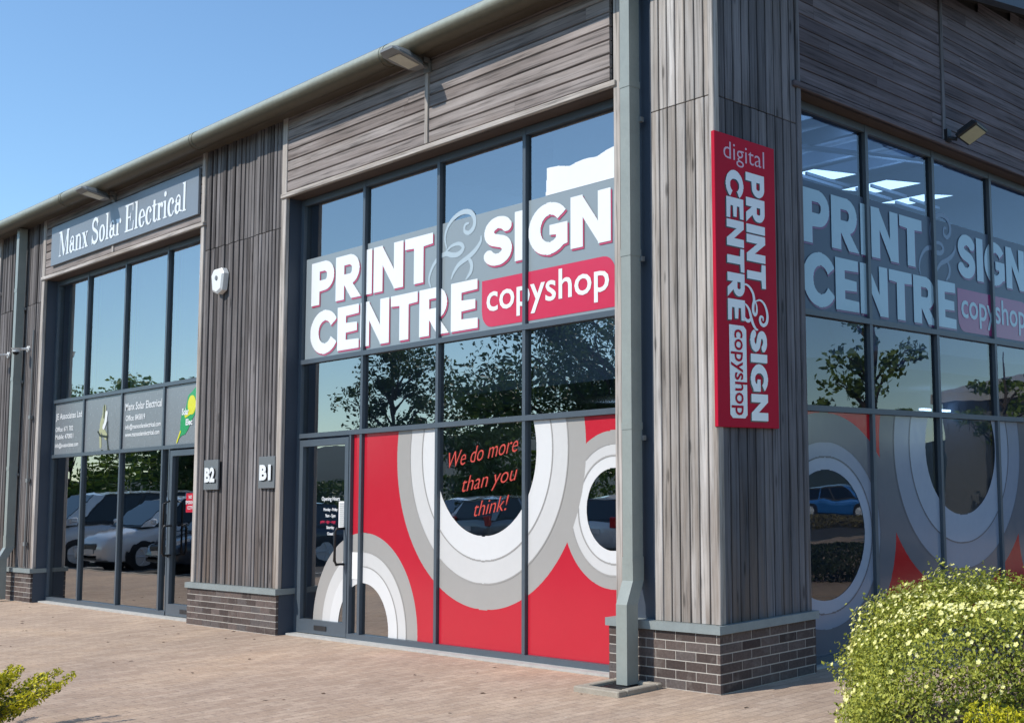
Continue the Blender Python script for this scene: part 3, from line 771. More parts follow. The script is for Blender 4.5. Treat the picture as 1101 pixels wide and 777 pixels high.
# door lettering, paper notice
mb = MB()
for tx, z, s in (('Opening Hours', 1.515, .062), ('Monday - Friday', 1.40, .046), ('9am - 5pm', 1.33, .05), ('Saturday', 1.20, .046), ('Closed', 1.13, .046)):
    mb = MB(); text_mesh(mb, tx, s, lambda a, b, z=z: FY(-6.20 + a, z + b, .005), .001, 'CENTER'); part(mb, 'lettering', WHITE, d1)
mb = MB(); text_mesh(mb, 'print - sign - copy', .045, lambda a, b: FY(-6.25 + a, 1.265 + b, .005), .001, 'CENTER'); part(mb, 'pink_lettering', PINK, d1)
mb = MB(); mb.box(-6.02, -5.86, G - .007, G - .004, 1.205, 1.505)
o = part(mb, 'paper_notice', PAPER, d1)
mb = MB()
for k in range(12): mb.box(-6.0, -5.88 - .03 * (k % 3 == 0), G - .0095, G - .0085, 1.475 - .022 * k, 1.481 - .022 * k)
part(mb, 'print', DARKV, o)
mb = MB(); mb.box(-5.722, -5.575, G - .009, G - .006, .66, .95); part(mb, 'paper_notice', PAPER, fr1)
mb = MB(); mb.box(-9.86, -9.60, G - .008, G - .005, 1.385, 1.635); o = part(mb, 'red_sticker', RED, d2)
mb = MB()
for k, tx in enumerate(('NO', 'SMOKING', 'CCTV')): text_mesh(mb, tx, .06, lambda a, b, k=k: FY(-9.73 + a, 1.565 - .07 * k + b, .011), .001, 'CENTER')
part(mb, 'print', WHITE, o)

# ---- grey company panels in B2 (opaque, row Z2..Z1)
T3 = lambda d: (lambda a, b: FY(a, b, d))
for i in range(4):
    a, b_ = XB2[i] + .028, XB2[i + 1] - .028
    m = MB(); m.box(a, b_, G - .012, G - .004, Z2 + .028, Z1 - .028); part(m, 'company_panel', PANELG, fr2)
def tl(tx, x, z, s, w=None, bold=.002): mb = MB(); text_mesh(mb, tx, s, lambda a, b: FY(x + a, z + b, .016), bold, 'LEFT', w); part(mb, 'lettering', WHITE, fr2)
tl('JE Associates Ltd', -14.58, 2.84, .135, 1.06); tl('Office: 671 702', -14.57, 2.65, .10, .72); tl('Mobile: 470831', -14.57, 2.53, .10, .74); tl('info@je-associates.com', -14.57, 2.40, .09, .95)
tl('Manx Solar Electrical', -11.9, 2.84, .15, 1.22); tl('Office: 845819', -11.88, 2.69, .11, .66); tl('info@manxsolarelectrical.com', -11.88, 2.57, .09, 1.18); tl('www.manxsolarelectrical.com', -11.88, 2.46, .09, 1.15)
# bird-like emblem in second panel
def em(m, mat, fns, reg, d, nm):
    mb = MB(); mask_mesh(mb, U(*fns), *reg, 160, 120, T3(d)); part(mb, nm, mat, fr2)
ex, ez = -12.66, 2.62
em(0, OLIVE, [stroke(smooth_pts([(ex + .0, ez + .30), (ex - .02, ez + .18), (ex - .10, ez + .05), (ex - .02, ez - .04), (ex + .08, ez - .12)], 5), .11), stroke([(ex - .14, ez - .02), (ex - .10, ez - .26)], .07)], (ex - .3, ex + .3, ez - .4, ez + .4), .016, 'emblem_body')
em(0, WHITE, [stroke(smooth_pts([(ex + .09, ez + .22), (ex + .06, ez + .1), (ex + .0, ez + .02)], 5), .08)], (ex - .3, ex + .3, ez - .4, ez + .4), .019, 'emblem_wing')
em(0, DARKV, [stroke([(ex + .0, ez + .34), (ex + .0, ez + .16)], .025), stroke([(ex - .2, ez - .04), (ex - .12, ez - .1), (ex + .14, ez - .13), (ex + .2, ez - .34)], .03), stroke([(ex + .13, ez + .1), (ex + .16, ez - .13)], .025), ell(ex + .21, ez - .34, .04, .035), ell(ex - .03, ez - .34, .035, .03)], (ex - .3, ex + .3, ez - .42, ez + .4), .022, 'emblem_outline')
# green island shape with yellow sun in fourth panel
ix, iz = -9.95, 2.68
isl = pol([(ix + .34, iz + .37), (ix + .38, iz + .25), (ix + .37, iz + .1), (ix + .28, iz - .02), (ix + .18, iz - .1), (ix + .10, iz - .2), (ix + .02, iz - .26), (ix - .10, iz - .28), (ix - .20, iz - .33), (ix - .14, iz - .22), (ix - .13, iz - .08), (ix - .10, iz + .02), (ix + .02, iz + .1), (ix + .08, iz + .25), (ix + .2, iz + .3)])
em(0, GREENV, [isl], (ix - .4, ix + .45, iz - .4, iz + .4), .016, 'emblem_island')
em(0, YELV, [ell(ix + .2, iz + .12, .12, .13), stroke([(ix + .02, iz - .02), (ix + .16, iz + .02)], .05), stroke([(ix - .22, iz - .36), (ix - .12, iz - .22)], .03)], (ix - .4, ix + .45, iz - .4, iz + .4), .019, 'emblem_sun')
mb = MB(); text_mesh(mb, 'Solar', .12, lambda a, b: FY(ix - .08 + a, iz + .0 + b, .022), .004, 'LEFT', .2); text_mesh(mb, 'Elec', .11, lambda a, b: FY(ix + .04 + a, iz - .14 + b, .022), .004, 'LEFT', .2); part(mb, 'lettering', WHITE, fr2)

# ---- pane fill sheets and things inside
for i in range(4):
    m = MB(); m.box(XB2[i] + .05, XB2[i + 1] - .05, G + .12, G + .125, Z1 + .05, ZT); part(m, 'sky_fill_sheet', PALEBLUE)  # added pale blue sheets brighten these panes like reflected sky
m = MB(); m.box(-2.42, -1.30, G + .10, G + .105, Z1 + 1.2, ZT); part(m, 'pale_backing_sheet', PALEBLUE)
m = MB(); m.box(-4.08, -2.71, G + .16, G + .18, .1, Z2 - .06); part(m, 'haze_board', plain('haze_board_green_grey', (.24, .31, .28), .8, .18, 1.5))  # added grey-green board lightens this pane in place of reflected haze
sheet = pol([(-2.40, 4.35), (-1.42, 4.35), (-1.42, 4.64), (-1.55, 4.62), (-1.68, 4.585), (-1.82, 4.60), (-1.95, 4.59), (-2.05, 4.57), (-2.2, 4.60), (-2.38, 4.615)])
mb = MB(); mask_mesh(mb, sheet, -2.45, -1.40, 4.34, 4.66, 120, 40, lambda a, b: (a, G - .004, b)); part(mb, 'white_film_sheet', WHITE, fr1)

# ------------------------------------------------------------------ signs fixed to the building
def sign_box(name, label, cat, x0, x1, y0, y1, z0, z1, m, group=None):
    t = thing(name, label, cat, ((x0 + x1) / 2, (y0 + y1) / 2, z0), group)
    mb = MB(); mb.bev(x0, x1, y0, y1, z0, z1, .003); mb.build('sign_board', m, t); return t
# red vertical sign
sg = sign_box('vertical_sign', 'tall red vertical sign with white shop name lettering on the corner pier', 'sign', -CL + .004, .012, 0.002, .738, 2.052, 4.425, SIGNRED)
SX = lambda d: (lambda y, z: (.012 + d, y, z))
# letters rotated 90 degrees clockwise: text advances downwards, letter tops face +y
def down(y0, z0, d): return lambda a, b: (.012 + d, y0 + b, z0 - a)
sh = MB(); wh = MB()
word(sh, 'PRINT', 0, 0, .232, down(.362, 4.150, .002), 0.955, .06, .0, -.0, res=44) if False else None
for mbx, d, da, db in ((sh, .002, .010, -.012), (wh, .004, 0, 0)):
    word(mbx, 'PRINT', 0, 0, .232, down(.365, 4.155, d), .95, .06, da, db, res=44)
    word(mbx, 'CENTRE', 0, 0, .205, down(.128, 4.140, d), 1.23, .06, da, db, res=44)
    word(mbx, 'SIGN', 0, 0, .205, down(.392, 2.855, d), .745, .06, da, db, res=44)
sh.build('letter_shadow', DARKV, sg); wh.build('lettering', WHITE, sg)
mb = MB()
amp_to = lambda a, b: (.012 + .006, .30 + (b - 3.68) * .42, 3.235 - (a + 4.36) * .40)
ampersand(mb, amp_to, .06); mb.build('ampersand', WHITE, sg)
mb = MB(); text_mesh(mb, 'digital', .21, lambda a, b: (.014, .105 + a, 4.225 + b), -.0012, 'LEFT', .50); mb.build('lettering', PALER, sg)
cx0, cx1 = .140, .345
boxp = pol([(0, 0), (0, .205 - .03), (.03, .205), (.745 - .03, .205), (.745, .175), (.745, .03), (.715, 0)])
mb = MB(); mask_mesh(mb, boxp, 0, .75, 0, .21, 160, 30, down(cx0, 2.868, .003)); mb.build('copyshop_panel', WHITE, sg)
mb = MB(); text_mesh(mb, 'copyshop', .20, lambda a, b: (.012 + .006, cx0 + .062 + b, 2.868 - .03 - a), .002, 'LEFT', .69); mb.build('lettering', SIGNRED, sg)
# Manx Solar Electrical sign
sg2 = sign_box('fascia_sign', 'grey fascia sign with white serif lettering above the left shopfront', 'sign', -14.36, -9.20, -.008, CL - .006, 5.245, 5.862, SIGNGREY)
def serif_word():
    """bold condensed serif capitals and lowercase as stroke unions, unit x-height .62, cap 1"""
    g = {}
    sf = .035; th = .15; tn = .05
    def serif(x, z, w=.16): return bx(x - w / 2 - .06, x + w / 2 + .06, z - sf / 2, z + sf / 2 + .012)
    g['M'] = (.98, U(bx(.10, .15, 0, 1), bx(.74, .90, 0, 1), pol([(.08, 1), (.26, 1), (.52, .22), (.44, .0)]), pol([(.80, 1), (.86, 1), (.50, 0), (.44, 0)]), serif(.12, .02, .1), serif(.82, .02, .18), serif(.1, .95, .1), serif(.86, .95, .1)))
    g['a'] = (.52, U(bx(.29, .43, .06, .48), stroke(earc(.26, .48, .13, .13, 10, 170), .07), D(ell(.19, .19, .18, .20), ell(.23, .19, .08, .11)), ell(.12, .45, .07, .07), stroke([(.40, .08), (.50, .05)], .06)))
    g['n'] = (.60, U(bx(.07, .21, 0, .6), stroke(earc(.30, .42, .155, .17, 20, 150), .09), bx(.39, .53, 0, .45), serif(.14, .02), serif(.46, .02), serif(.10, .58, .08)))
    g['x'] = (.52, U(pol([(.02, .62), (.20, .62), (.50, 0), (.32, 0)]), stroke([(.08, .02), (.44, .6)], .05), serif(.11, .59, .14), serif(.41, .59, .08), serif(.11, .02, .08), serif(.41, .02, .14)))
    g['S'] = (.66, U(stroke(earc(.32, .74, .21, .20, 20, 250) + earc(.32, .27, .23, .215, 70, -160), .13), bx(.50, .55, .66, 1), bx(.06, .11, 0, .34)))
    g['o'] = (.52, D(ell(.25, .31, .25, .33), ell(.25, .31, .10, .25)))
    g['l'] = (.30, U(bx(.07, .21, 0, 1), serif(.14, .02), serif(.09, .97, .06)))
    g['r'] = (.42, U(bx(.07, .21, 0, .6), stroke(earc(.31, .42, .12, .15, 60, 150), .09), ell(.36, .50, .075, .08), serif(.14, .02), serif(.10, .58, .08)))
    g['E'] = (.76, U(bx(.10, .27, 0, 1), bx(.02, .66, .94, 1), bx(.02, .70, 0, .06), bx(.25, .48, .48, .54), bx(.44, .49, .36, .66), pol([(.60, .97), (.66, .97), (.66, .70), (.62, .70)]), pol([(.62, .03), (.70, .03), (.72, .34), (.67, .34)])))
    g['e'] = (.50, U(D(D(ell(.25, .31, .25, .33), ell(.27, .31, .11, .26)), pol([(.3, .33), (.6, .33), (.6, .12), (.3, .2)])), bx(.12, .46, .32, .37)))
    g['c'] = (.48, U(D(D(ell(.25, .31, .25, .33), ell(.29, .31, .13, .26)), pol([(.3, .40), (.6, .46), (.6, .12), (.3, .2)])), ell(.37, .47, .075, .08)))
    g['t'] = (.36, U(bx(.09, .23, .06, .78), bx(.0, .33, .56, .62), stroke([(.16, .05), (.26, .02), (.34, .08)], .07)))
    g['i'] = (.30, U(bx(.07, .21, 0, .6), ell(.14, .84, .085, .10), serif(.14, .02), serif(.09, .58, .06)))
    g[' '] = (.26, None)
    return g
SER = serif_word()
wh = MB(); txt = 'Manx Solar Electrical'; tot = sum(SER[c][0] + .02 for c in txt); sx = 4.50 / tot; a = 0
for c in txt:
    w, fn = SER[c]
    if fn is not None: mask_mesh(wh, fn, -.05, w + .08, -.03, 1.03, int(90 * (w + .13)), 56, lambda p, q, a=a: (-14.02 + (a + p) * sx, -.013, 5.345 + q * .40))
    a += w + .02
wh.build('lettering', WHITE, sg2)
# number plates
for x0, tx, lab in ((-8.84, 'B2', 'small grey unit number plate reading B2 on the timber pier'), (-7.42, 'B1', 'small grey unit number plate reading B1 on the timber pier')):
    s_ = sign_box('unit_number_plate', lab, 'number plate', x0, x0 + .385, .004, CL - .004, 1.67, 2.04, PLATE, 'unit number plates on the timber pier')
    mb = MB(); text_mesh(mb, tx, .23, lambda a, b: (x0 + .192 + a, -.012, 1.775 + b), .012, 'CENTER', .27); mb.build('lettering', WHITE, s_)
    mb = MB(); text_mesh(mb, tx, .23, lambda a, b: (x0 + .205 + a, -.002, 1.765 + b), .012, 'CENTER', .27); mb.build('letter_shadow', SHADL, s_)

# ------------------------------------------------------------------ wall lamps
def wall_lamp(x, label):
    t = thing('wall_lamp', label, 'lamp', (x, CL, 5.95), 'wall lamps under the eaves gutter')
    m = MB(); m.box(x - .05, x + .05, -.0, CL - .004, 5.88, 6.0); m.tube([(x, .0, 5.94), (x, -.10, 5.95)], .025, 8); m.box(x + .02, x + .05, -.06, .0, 5.98, 6.02); m.build('bracket', LAMPG, t)
    h = MB(); a = R(20)
    # shallow tapered lantern tilted slightly down at the wall
    def P(u, v, w):  # u across, v outwards from wall, w up
        y = -.06 - v * math.cos(a) + w * math.sin(a) * -1 * 0; z = 5.90 + v * math.sin(a) * .55 + w
        return (x + u, y, z)
    prof = [(0, .06, .0, .06), (.06, .12, -.01, .075), (.22, .155, -.01, .075), (.36, .15, -.005, .06), (.42, .11, .01, .04)]
    vs = []; fs = []
    for v, hw, z0, z1 in prof: vs += [P(-hw, v, z0), P(hw, v, z0), P(hw, v, z0 + .02), P(hw * .7, v, z1), P(-hw * .7, v, z1), P(-hw, v, z0 + .02)]
    for i in range(len(prof) - 1):
        for k in range(6): fs.append((i * 6 + k, i * 6 + (k + 1) % 6, i * 6 + 6 + (k + 1) % 6, i * 6 + 6 + k))
    fs += [(5, 4, 3, 2, 1, 0), tuple(range(len(vs) - 6, len(vs)))]
    h.add(vs, fs); h.build('lamp_housing', LAMPG, t, smooth=False)
    l = MB(); l.add([P(-.095, .09, -.016), P(.095, .09, -.016), P(.10, .33, -.012), P(-.10, .33, -.012)], [(3, 2, 1, 0)]); l.add([P(-.095, .09, -.012), P(.095, .09, -.012), P(.10, .33, -.008), P(-.10, .33, -.008)], [(0, 1, 2, 3)])
    l.build('lamp_lens', LENSM, t)
wall_lamp(-4.03, 'grey wall lamp under the gutter above the red and white graphic shopfront')
wall_lamp(-12.0, 'grey wall lamp under the gutter above the grey serif lettered sign')
# floodlight on gable
t = thing('floodlight', 'black square floodlight on the shaded gable boarding', 'floodlight', (0, 3.62, 5.2))
m = MB(); m.box(-CL, .03, 3.52, 3.60, 5.11, 5.24); m.tube([(.02, 3.56, 5.15), (.10, 3.60, 5.13)], .022, 8); m.build('bracket', BLACK, t)
def flood():
    M = Matrix.Translation((.22, 3.70, 5.19)) @ Matrix.Rotation(R(-28), 4, 'Y') @ Matrix.Rotation(R(8), 4, 'Z')
    h = MB(); b = MB(); b.bev(-.13, .13, -.15, .15, -.02, .04, .012)
    for k in range(7): b.box(-.10, .10, -.12 + k * .037, -.112 + k * .037, .04, .065)
    b.v = [tuple(M @ Vector(q)) for q in b.v]; b.build('lamp_housing', BLACK, t)
    l = MB(); l.box(-.105, .105, -.125, .125, -.024, -.019); l.v = [tuple(M @ Vector(q)) for q in l.v]; l.build('lamp_lens', LENSD, t)
flood()
# alarm box
t = thing('alarm_box', 'white hexagonal burglar alarm box on the brown timber pier', 'alarm', (-8.52, CL, 4.2))
mb = MB(); hexa = [(-.10, .13), (.10, .13), (.16, .06), (.12, -.15), (0, -.19), (-.12, -.15), (-.16, .06)]
vs = [(-8.52 + a, CL, 4.3 + b) for a, b in hexa] + [(-8.52 + a, CL - .06, 4.3 + b) for a, b in hexa] + [(-8.52 + a * .85, CL - .08, 4.3 + b * .85) for a, b in hexa]; n = 7
fs = [tuple((r * n + k, r * n + (k + 1) % n, r * n + n + (k + 1) % n, r * n + n + k)) for r in range(2) for k in range(n)] + [tuple(range(2 * n, 3 * n))]
mb.add(vs, fs); mb.build('alarm_housing', WHITEPL, t)
mb = MB(); mb.tube([(-8.52, CL - .08, 4.31), (-8.52, CL - .088, 4.31)], .03, 12); mb.build('alarm_badge', LAMPG, t)
# CCTV cameras
def cctv(x, z, lab, dome):
    t = thing('security_camera', lab, 'camera', (x, CL, z), 'white security cameras on the far left pier')
    m = MB(); m.tube([(x, CL, z), (x, CL - .02, z)], .05, 12); m.tube([(x, CL - .02, z), (x, CL - .20, z - .02)], .022, 8); m.build('camera_bracket', WHITEPL, t)
    if dome:
        m = MB(); m.tube([(x, CL - .18, z - .0), (x, CL - .18, z - .06)], [.07, .06], 14); m.build('camera_housing', WHITEPL, t, smooth=False)
        m = MB(); m.tube([(x, CL - .18, z - .06), (x, CL - .18, z - .09), (x, CL - .18, z - .11)], [.055, .045, .01], 14); m.build('camera_dome', BLACK, t, smooth=True)
    else:
        m = MB(); m.tube([(x - .12, CL - .22, z - .02), (x + .24, CL - .30, z + .01)], .042, 12); m.build('camera_housing', WHITEPL, t)
        m = MB(); m.tube([(x - .12, CL - .22, z - .02), (x - .13, CL - .218, z - .021)], .035, 12); m.build('camera_lens', BLACK, t)
cctv(-15.28, 4.02, 'small white dome security camera on the far left pier beside the downpipe', True)
cctv(-16.2, 4.0, 'white bullet security camera left of the downpipe on the far left pier', False)

# ------------------------------------------------------------------ downpipes
def downpipe(x, label, full=True, grp='square downpipes from the eaves gutter'):
    t = thing('downpipe', label, 'downpipe', (x, -.1, 0), grp)
    w, d = .115, .115; yu, yl = -.045, -.15
    m = MB(); m.rectsweep([(x, yu, .82), (x, yu, 6.02)], w, d); m.build('pipe', PIPE, t)
    m = MB(); m.rectsweep([(x, yu, 1.0), (x, yu, .84), (x + .04, yl, .66), (x + .04, yl, .03)], w + .012, d + .006); m.build('pipe_shoe', PIPE, t)
    for z in (5.0, 3.55, 2.1, 1.0): m = MB(); m.box(x - w / 2 - .004, x + w / 2 + .004, yu - d / 2 - .004, yu + d / 2 + .004, z - .03, z + .03); m.build('pipe_collar', PIPE, t)
    for z in (4.7, 3.5, 2.0): m = MB(); m.box(x - w / 2 - .03, x + w / 2 + .03, yu + d / 2 - .01, yu + d / 2 + .02, z - .02, z + .02); m.build('pipe_clip', LAMPG, t)
    return t
downpipe(-.922, 'pale grey green square downpipe beside the corner pier')
downpipe(-15.57, 'grey green square downpipe on the far left pier')
m = MB()
m.tube([(-15.0, -.0, .55), (-15.0, -.0, 4.3)], .012, 6)

for z in (.9, 1.9, 2.9): m.box(-15.04, -14.96, -.015, CL - .003, z - .03, z + .03)
part(m, 'conduit', LAMPG)
# gully
t = thing('drain_gully', 'square concrete gully surround at the foot of the pale downpipe', 'drain', (-.93, -.25, 0))
m = MB(); x0, x1, y0, y1 = -1.13, -.60, -.50, -.03
for q in ((x0, x1, y0, y0 + .09), (x0, x1, y1 - .06, y1), (x0, x0 + .08, y0 + .09, y1 - .06), (x1 - .08, x1, y0 + .09, y1 - .06)): m.bev(*q, -.02, .045, .008)
m.build('surround', CONC, t)
m = MB(); m.box(x0 + .08, x1 - .08, y0 + .09, y1 - .06, -.02, .006); m.build('sump', DARKGAP, t)
m = MB()
for k in range(7): m.box(x0 + .09, x1 - .09, y0 + .11 + k * .045, y0 + .125 + k * .045, .012, .022)
m.build('grate', BLACK, t)

# ------------------------------------------------------------------ ground
def sheet(name, x0, x1, y0, y1, z, m, lab=None):
    mb = MB(); mb.add([(x0, y0, z), (x1, y0, z), (x1, y1, z), (x0, y1, z)], [(0, 1, 2, 3)]); o = mb.build(name, m); return struct(o)
GRASSM = plain('rough_grass', (.06, .085, .03), .95, .35, 1.5, bmp=.5)
sheet('ground', -700, 700, -700, 700, -.16, GRASSM)
sheet('car_park', -60, 60, -45, 60, -.12, ASPH)
mb = MB(); mb.box(-15, 13, -4.7, .34, -.119, 0); mb.box(-40, -15, -3.1, .34, -.119, 0); mb.box(-G, 13, .34, 24, -.119, 0); struct(mb.build('pavement', PAVER))
mb = MB(); mb.box(-15.12, 13.12, -4.82, -4.7, -.118, .006); mb.box(-15.12, -15.0, -4.7, -3.1, -.118, .006); mb.box(-40, -15.12, -3.22, -3.1, -.118, .006); mb.box(13, 13.12, -4.7, 24, -.118, .006); struct(mb.build('kerb', CONC))
LINE = plain('road_paint', (.7, .7, .68), .7, .1)
mb = MB()
for k in range(14): mb.box(-36.1 + k * 2.6, -36.0 + k * 2.6, -8.4, -3.3, -.118, -.114)
for k in range(14): mb.box(-36.1 + k * 2.6, -36.0 + k * 2.6, -21, -16.2, -.118, -.114)
struct(mb.build('parking_lines', LINE))

hb = MB(); hr = random.Random(8); nn_ = 90
hv = []
for k in range(nn_):
    t = 2 * math.pi * k / nn_; hh = 11 + 6 * math.sin(t * 3 + 1) + 4 * math.sin(t * 7) + hr.uniform(0, 3)
    for rad, z in ((230, -.2), (280, hh * .8), (330, hh * 1.25), (420, -.2)): hv.append((rad * math.cos(t), rad * math.sin(t), z))
hb.add(hv, [(k * 4 + j, ((k + 1) % nn_) * 4 + j, ((k + 1) % nn_) * 4 + j + 1, k * 4 + j + 1) for k in range(nn_) for j in range(3)])
struct(hb.build('added_ridge', plain('added_ridge_green', (.035, .055, .05), .95, .4, .03), smooth=True))  # unseen ridge added to cover the yellow horizon in window reflections

# ------------------------------------------------------------------ plants
def leaf_cloud(name, pts, nrm, size, mat, parent, aspect=.55, jitter=.9, fold=True, rng=RNG):
    """one small folded leaf (2 tris pairs) per point"""
    n = len(pts); d = nrm + rng.normal(0, jitter, (n, 3)); d /= np.linalg.norm(d, axis=1)[:, None]
    u = np.cross(d, rng.normal(0, 1, (n, 3))); u /= np.linalg.norm(u, axis=1)[:, None]; w = np.cross(d, u)
    s = size * rng.uniform(.6, 1.3, (n, 1))
    a = pts - u * s * .5; b = pts + u * s * .5; c = pts + w * s * aspect * .5 + d * s * .12; e = pts - w * s * aspect * .5 + d * s * .12
    V = np.stack([a, e, b, c], 1).reshape(-1, 3)
    me = bpy.data.meshes.new(name); me.vertices.add(4 * n); me.vertices.foreach_set('co', V.ravel())
    F = (np.arange(n)[:, None] * 4 + np.array([0, 1, 2, 0, 2, 3])[None]).ravel()
    me.loops.add(len(F)); me.loops.foreach_set('vertex_index', F.astype(np.int32))
    me.polygons.add(2 * n); me.polygons.foreach_set('loop_start', (np.arange(2 * n) * 3).astype(np.int32)); me.polygons.foreach_set('loop_total', np.full(2 * n, 3, np.int32))
    me.materials.append(mat); me.update(calc_edges=True); me.validate()
    return link(name, me, parent)
def lump(theta_dir, seed, amp=.12, f=2.2):
    r = np.random.default_rng(seed); v = np.zeros(len(theta_dir))
    for k in range(10):
        w = r.normal(0, f * (1 + k * .25), 3); v += np.sin(theta_dir @ w + r.uniform(0, 6.28)) / (1 + k * .3)
    return 1 + amp * v / 3
# flowering shrub
bc = np.array([2.95, -.05, 0.0]); BR = np.array([1.36, 1.2, .905])
shrub = thing('flowering_shrub', 'rounded clipped shrub covered in small cream yellow flowers beside the corner', 'shrub', tuple(bc))
def shrub_shell(n, inner, rng):
    d = rng.normal(0, 1, (n, 3)); d[:, 2] = np.abs(d[:, 2]); d /= np.linalg.norm(d, axis=1)[:, None]
    p = 5.2; k = 1 / (np.sum(np.abs(d) ** p, axis=1) ** (1 / p))
    rr = k * lump(d, 5, .12, 2.5) * lump(d, 6, .09, 8) * rng.uniform(inner, 1.0, n) ** .7
    P = d * rr[:, None] * BR; c_, s_ = .861, .508
    P = np.stack([P[:, 0] * c_ - P[:, 1] * s_, P[:, 0] * s_ + P[:, 1] * c_, P[:, 2]], 1) + bc; d = np.stack([d[:, 0] * c_ - d[:, 1] * s_, d[:, 0] * s_ + d[:, 1] * c_, d[:, 2]], 1); P[:, 2] = np.maximum(P[:, 2], .03)
    return P, d
P_, d_ = shrub_shell(95000, .80, RNG)
leaf_cloud('foliage', P_, d_, .026, LEAF_P, shrub, .55, .6)
# stray shoots on the top
r2 = np.random.default_rng(9)
Q, dq = shrub_shell(600, .97, r2); keep = dq[:, 2] > .25; Q, dq = Q[keep], dq[keep]
SP = np.concatenate([Q + dq * t + r2.normal(0, .006, Q.shape) for t in (.02, .035, .05, .065, .08)])
leaf_cloud('foliage_shoots', SP, np.repeat(dq, 1, 0).repeat(1, 0)[np.tile(np.arange(len(Q)), 5)], .028, LEAF_P, shrub, .5, 1.0)
# flowers: five petals
def flowers(P, nrm, size, parent, rng):
    vs = []; fs = []
    for p, d in zip(P, nrm):
        d = Vector(d + rng.normal(0, .35, 3)).normalized(); u = d.orthogonal().normalized(); w = d.cross(u); s = size * rng.uniform(.7, 1.25); t0 = rng.uniform(0, 6.28); p = Vector(p)
        for k in range(5):
            t = t0 + k * 1.2566
            o = len(vs); r_ = u * math.cos(t) + w * math.sin(t); q_ = u * -math.sin(t) + w * math.cos(t)
            vs += [p, p + r_ * s * .3 - q_ * s * .2 + d * s * .1, p + r_ * s * .5 + d * s * .16, p + r_ * s * .3 + q_ * s * .2 + d * s * .1]; fs.append((o, o + 1, o + 2, o + 3))
    mb = MB(); mb.add(vs, fs); return mb.build('blossom', FLOWER, parent)
Pf, df = shrub_shell(6500, .985, r2)
w = (.14 + 1.1 * np.clip(df[:, 2] * 1.4 - .1, 0, 1)) * (.25 + .75 * (lump(df, 12, 1.2, 4) > 1))
k_ = r2.uniform(0, 1, len(Pf)) < w; flowers(Pf[k_] + df[k_] * .014, df[k_], .028, shrub, r2)
m = MB(); rr = random.Random(2)
for k in range(26):
    an = rr.uniform(0, 6.28); rad = rr.uniform(.1, .85)
    m.tube([(bc[0] + .15 * math.cos(an), bc[1] + .15 * math.sin(an), 0), (bc[0] + rad * .6 * math.cos(an), bc[1] + rad * .6 * math.sin(an), .4), (bc[0] + rad * math.cos(an), bc[1] + rad * math.sin(an), .8)], [.012, .009, .004], 5)
m.build('stem', BARK, shrub)
mb = MB(); an = [2 * math.pi * k / 40 for k in range(40)]
mb.add([(bc[0] + 1.42 * math.cos(t), bc[1] + 1.36 * math.sin(t), .006) for t in an], [tuple(range(40))]); struct(mb.build('planting_bed', SOIL))

# golden conifer sprays
def sprays(name, label, base, tips, seed, mat, mat2, size=.035, dens=150):
    t = thing(name, label, 'shrub', base); rng = np.random.default_rng(seed); b = np.array(base)
    st = MB(); PP = []; DD = []; P2 = []; D2 = []
    for tip in tips:
        tip = np.array(tip, float); mid = b + (tip - b) * .55 + np.array([0, 0, .03]) ; ctrl = [b + (tip - b) * .1, mid, tip]
        pts = [np.array(q) for q in smooth_pts(ctrl, 8)]
        st.tube([tuple(q) for q in pts], [.010 * (1 - .85 * i / len(pts)) for i in range(len(pts))], 5)
        for i in range(3, len(pts) - 1):
            for k in range(dens // 14):
                f = rng.uniform(0, 1); p = pts[i] * (1 - f) + pts[i + 1] * f; dirn = pts[i + 1] - pts[i]; dirn /= np.linalg.norm(dirn)
                side = np.cross(dirn, rng.normal(0, 1, 3)); side /= np.linalg.norm(side)
                width = .085 * (1 - .75 * i / len(pts)); q = p + side * width * rng.uniform(0, 1) ** .8 + dirn * width * .7
                (PP if rng.uniform() < .35 + .65 * i / len(pts) else P2).append(q); (DD if len(PP) > len(DD) else D2).append(np.cross(dirn, side))
    leaf_cloud('foliage', np.array(PP), np.array(DD), size, mat, t, .35, .6, rng=rng)
    if P2: leaf_cloud('inner_foliage', np.array(P2), np.array(D2), size, mat2, t, .35, .6, rng=rng)
    st.build('stem', BARK, t)
    return t
rr = random.Random(5)
gb = (-3.35, -3.9, 0.0)
tips = []
for k in range(46):
    an = rr.uniform(0, 2 * math.pi); rd = rr.uniform(.15, .62); tips.append((gb[0] + rd * math.cos(an), gb[1] + rd * math.sin(an), 0.48 - .26 * rd + rr.uniform(-.06, .06)))
sprays('golden_conifer', 'low golden yellow conifer with feathery sprays at the lower left of the paving', gb, tips, 1, LEAF_G, LEAF_GD, .034, 260)
gb2 = (3.30, -1.45, 0.0)
sprays('golden_shrub', 'small bright yellow green shrub in front of the flowering shrub', gb2, [(gb2[0] + rr.uniform(-.32, .32), gb2[1] + rr.uniform(-.28, .28), rr.uniform(.30, .47)) for k in range(44)], 2, LEAF_G, LEAF_GD, .026, 200)

rl_ = random.Random(12); mb = MB()
for k in range(70):
    x, y = rl_.uniform(-14, 2.2), -rl_.random() ** 1.6 * 3.6 - .06; a = rl_.uniform(0, 6.28); q = rl_.uniform(.012, .03); c_, s_ = math.cos(a), math.sin(a)
    mb.add([(x - q * c_, y - q * s_, .004), (x + q * .5 * s_, y - q * .5 * c_, .010), (x + q * c_, y + q * s_, .006), (x - q * .5 * s_, y + q * .5 * c_, .003)], [(0, 1, 2, 3)])
lf = mb.build('leaf_litter', plain('dead_leaf', (.10, .06, .035), .9, .3, 30)); tag(lf, 'scattered dry brown leaf fragments lying on the block paving', 'leaves'); lf['kind'] = 'stuff'

